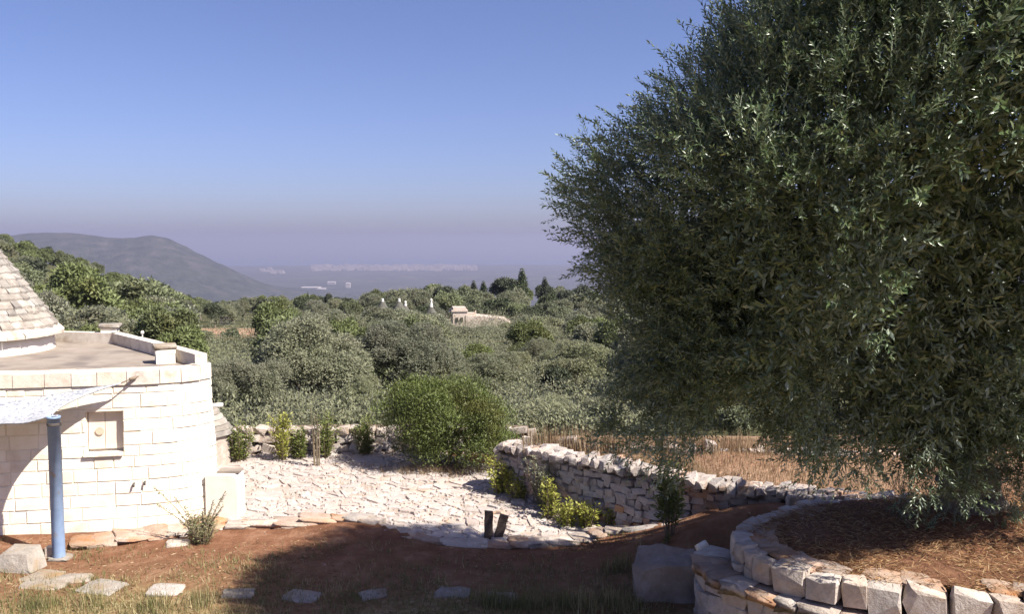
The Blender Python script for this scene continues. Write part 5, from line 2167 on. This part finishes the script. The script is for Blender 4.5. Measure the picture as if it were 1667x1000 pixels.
# the raised earth of that field
xs, ys = np.linspace(.75, 14, 60), np.linspace(11.8, 16.6, 40)
Xg, Yg = np.meshgrid(xs, ys)
yw = np.interp(Xg, wl.p[:, 0], wl.p[:, 1])
Yg = np.maximum(Yg, yw + .35)
V = np.stack([Xg, Yg, .80 + .02 * np.sin(Xg * 3) * np.cos(Yg * 2)], -1).reshape(-1, 3)
Fq = [(i * 60 + j, i * 60 + j + 1, (i + 1) * 60 + j + 1, (i + 1) * 60 + j) for i in range(39) for j in range(59)]
fm = M('field_earth', [(.25, (.14, .08, .045)), (.5, (.22, .14, .085)), (.75, (.32, .23, .15))], 4, 8, .95, .6, 12, .05)
tag(link('field_earth', mesh_np('field_earth', V, Fq, fm, True)), kind='structure')
# tall stalks along the field wall
c0 = np.array([(p.x, p.y) for p in (at(860, 722, .95), at(1000, 724, .95), at(1290, 732, .95))])
t = r_.uniform(0, 2, 1500)
k = t.astype(int)
xy = c0[k] + (c0[k + 1] - c0[k]) * (t - k)[:, None] + r_.normal(size=(1500, 2)) * .12
blades('dry_stalks', np.concatenate([xy, np.full((1500, 1), .85)], 1), .42, .012, FIELDGRASS, r_, .2)
# weeds between paving stones, grit on the earth
n = 2600
X, Y = r_.uniform(-4.6, 1.5, n), r_.uniform(13.2, 18, n)
cl = np.array([mnoise.noise(Vector((x * 1.6, y * 1.6, 9))) for x, y in zip(X, Y)])
keep = in_poly(X, Y, YARD) & (cl > .12)
X, Y = X[keep], Y[keep]
blades('yard_weeds', np.stack([X, Y, np.full(len(X), .0)], -1), .06, .012, GRASS, r_, .8)
mb = MB()
for _ in range(420):
    x, y = r_.uniform(-8, 4), r_.uniform(8.8, 14)
    if in_poly([x], [y], YARD)[0] or y > 14:
        continue
    s = r_.uniform(.006, .022) * (1.9 if r_.uniform() < .08 else 1)
    mb.box((x, y, float(height(x, y)) + s * .2), (s * 1.4, s, s * .7), r_.uniform(0, 3), .7)
tag(mb.build('pebbles', KERBST), kind='stuff')
# fringe of dry grass at the foot of the bush
Ps = np.array([bc.x, bc.y + .35, 0]) + r_.normal(size=(1500, 3)) * np.array([.65, .22, 0])
Ps[:, 2] = 0
blades('dry_fringe', Ps, .16, .010, FIELDGRASS, r_, .5)


# low scrub between the trees of the grove
def build_scrub():
    r_ = np.random.default_rng(404)
    lb = []
    for _ in range(900):
        D = 20.5 * 4.2 ** r_.uniform()
        px = r_.uniform(330, 1100)
        x = (px - 833.5) / 1444 * D
        if ((x + 25) / 9.5) ** 2 + ((D - 80) / 9) ** 2 < 1 or (D < 20.5 and x > -1):
            continue
        R = r_.uniform(.35, .75) * (1 + D / 60)
        lb.append((np.array([x, D, float(height(x, D)) + R * .35]), R))
    V, Fa = crown_np(r_, lb, 170000, .115, .05, .5, .5)
    tag(link('undergrowth', mesh_np('undergrowth', V, Fa, OLIVEMID)), kind='stuff')


build_scrub()

# dead leaves and straw bits lying on the red earth
LITTER = M('leaf_litter', [(0, (.10, .06, .035)), (.4, (.20, .13, .07)), (.8, (.33, .24, .14)), (1, (.42, .34, .22))], rough=.9, spec=.1, island=True)
r_ = np.random.default_rng(777)
n = 16000
X, Y = r_.uniform(-8.5, 3.0, n), r_.uniform(8.9, 14.0, n)
cl = np.array([mnoise.noise(Vector((x * .8, y * .8, 21))) for x, y in zip(X, Y)])
keep = ~in_poly(X, Y, YARD) & (r_.uniform(size=n) < .35 + cl + .25 * (Y < 11.3)) & (Y < 13.1 + .0 * X) & ~((X > 2) & (Y > 9))
X, Y = X[keep], Y[keep]
a = r_.uniform(0, 6.28, len(X))
D = unit(np.stack([np.cos(a), np.sin(a), r_.uniform(-.05, .3, len(X))], -1))
V, Fa = leaves_np(np.stack([X, Y, height(X, Y) + .006], -1), D, r_.uniform(.025, .09, len(X)), r_.uniform(.006, .014, len(X)), r_)
tag(link('leaf_litter', mesh_np('leaf_litter', V, Fa, LITTER)), kind='stuff')

# stone chips and rough bits scattered over the paving
r_ = np.random.default_rng(888)
mb = MB()
nr = 0
while nr < 1900:
    x, y = r_.uniform(-5.4, 2.2), r_.uniform(13.0, 18.3)
    if not in_poly([x], [y], YARD)[0]:
        nr += 0
        continue
    nr += 1
    s = r_.uniform(.012, .05) * (1.6 if r_.uniform() < .08 else 1)
    k = int(r_.integers(4, 7))
    a0 = r_.uniform(0, 6.28)
    ring = [(x + s * math.cos(a0 + 6.28 * i / k) * r_.uniform(.7, 1.3), y + s * .8 * math.sin(a0 + 6.28 * i / k) * r_.uniform(.7, 1.3)) for i in range(k)]
    zt = .022 + r_.uniform(0, .5) * s
    mb.add([(p[0], p[1], -.01) for p in ring] + [(x + (p[0] - x) * .75, y + (p[1] - y) * .75, zt + r_.uniform(-.2, .2) * s) for p in ring],
           [(i, (i + 1) % k, k + (i + 1) % k, k + i) for i in range(k)] + [tuple(k + i for i in range(k))])
tag(mb.build('stone_chips', PAVE), kind='stuff')


# the wood goes on to both sides, beyond what the trees already fill
def build_wood():
    r_ = np.random.default_rng(505)
    lb = []
    for _ in range(420):
        D = 26 * 5.5 ** r_.uniform()
        px = r_.uniform(1090, 2300) if r_.uniform() < .7 else r_.uniform(-900, -80)
        x = (px - 833.5) / 1444 * D
        if D < 45 and px < 0:
            continue
        R = r_.uniform(1.0, 1.9)
        for _k in range(4):
            q = r_.normal(size=3) * R * .5
            lb.append((np.array([x + q[0], D + q[1], float(height(x, D)) + R * .9 + abs(q[2])]), R * r_.uniform(.5, .8)))
    V, Fa = crown_np(r_, lb, 90000, .26, .11, .4, .5)
    tag(link('far_woods', mesh_np('far_woods', V, Fa, OLIVEMID)), kind='stuff')


build_wood()
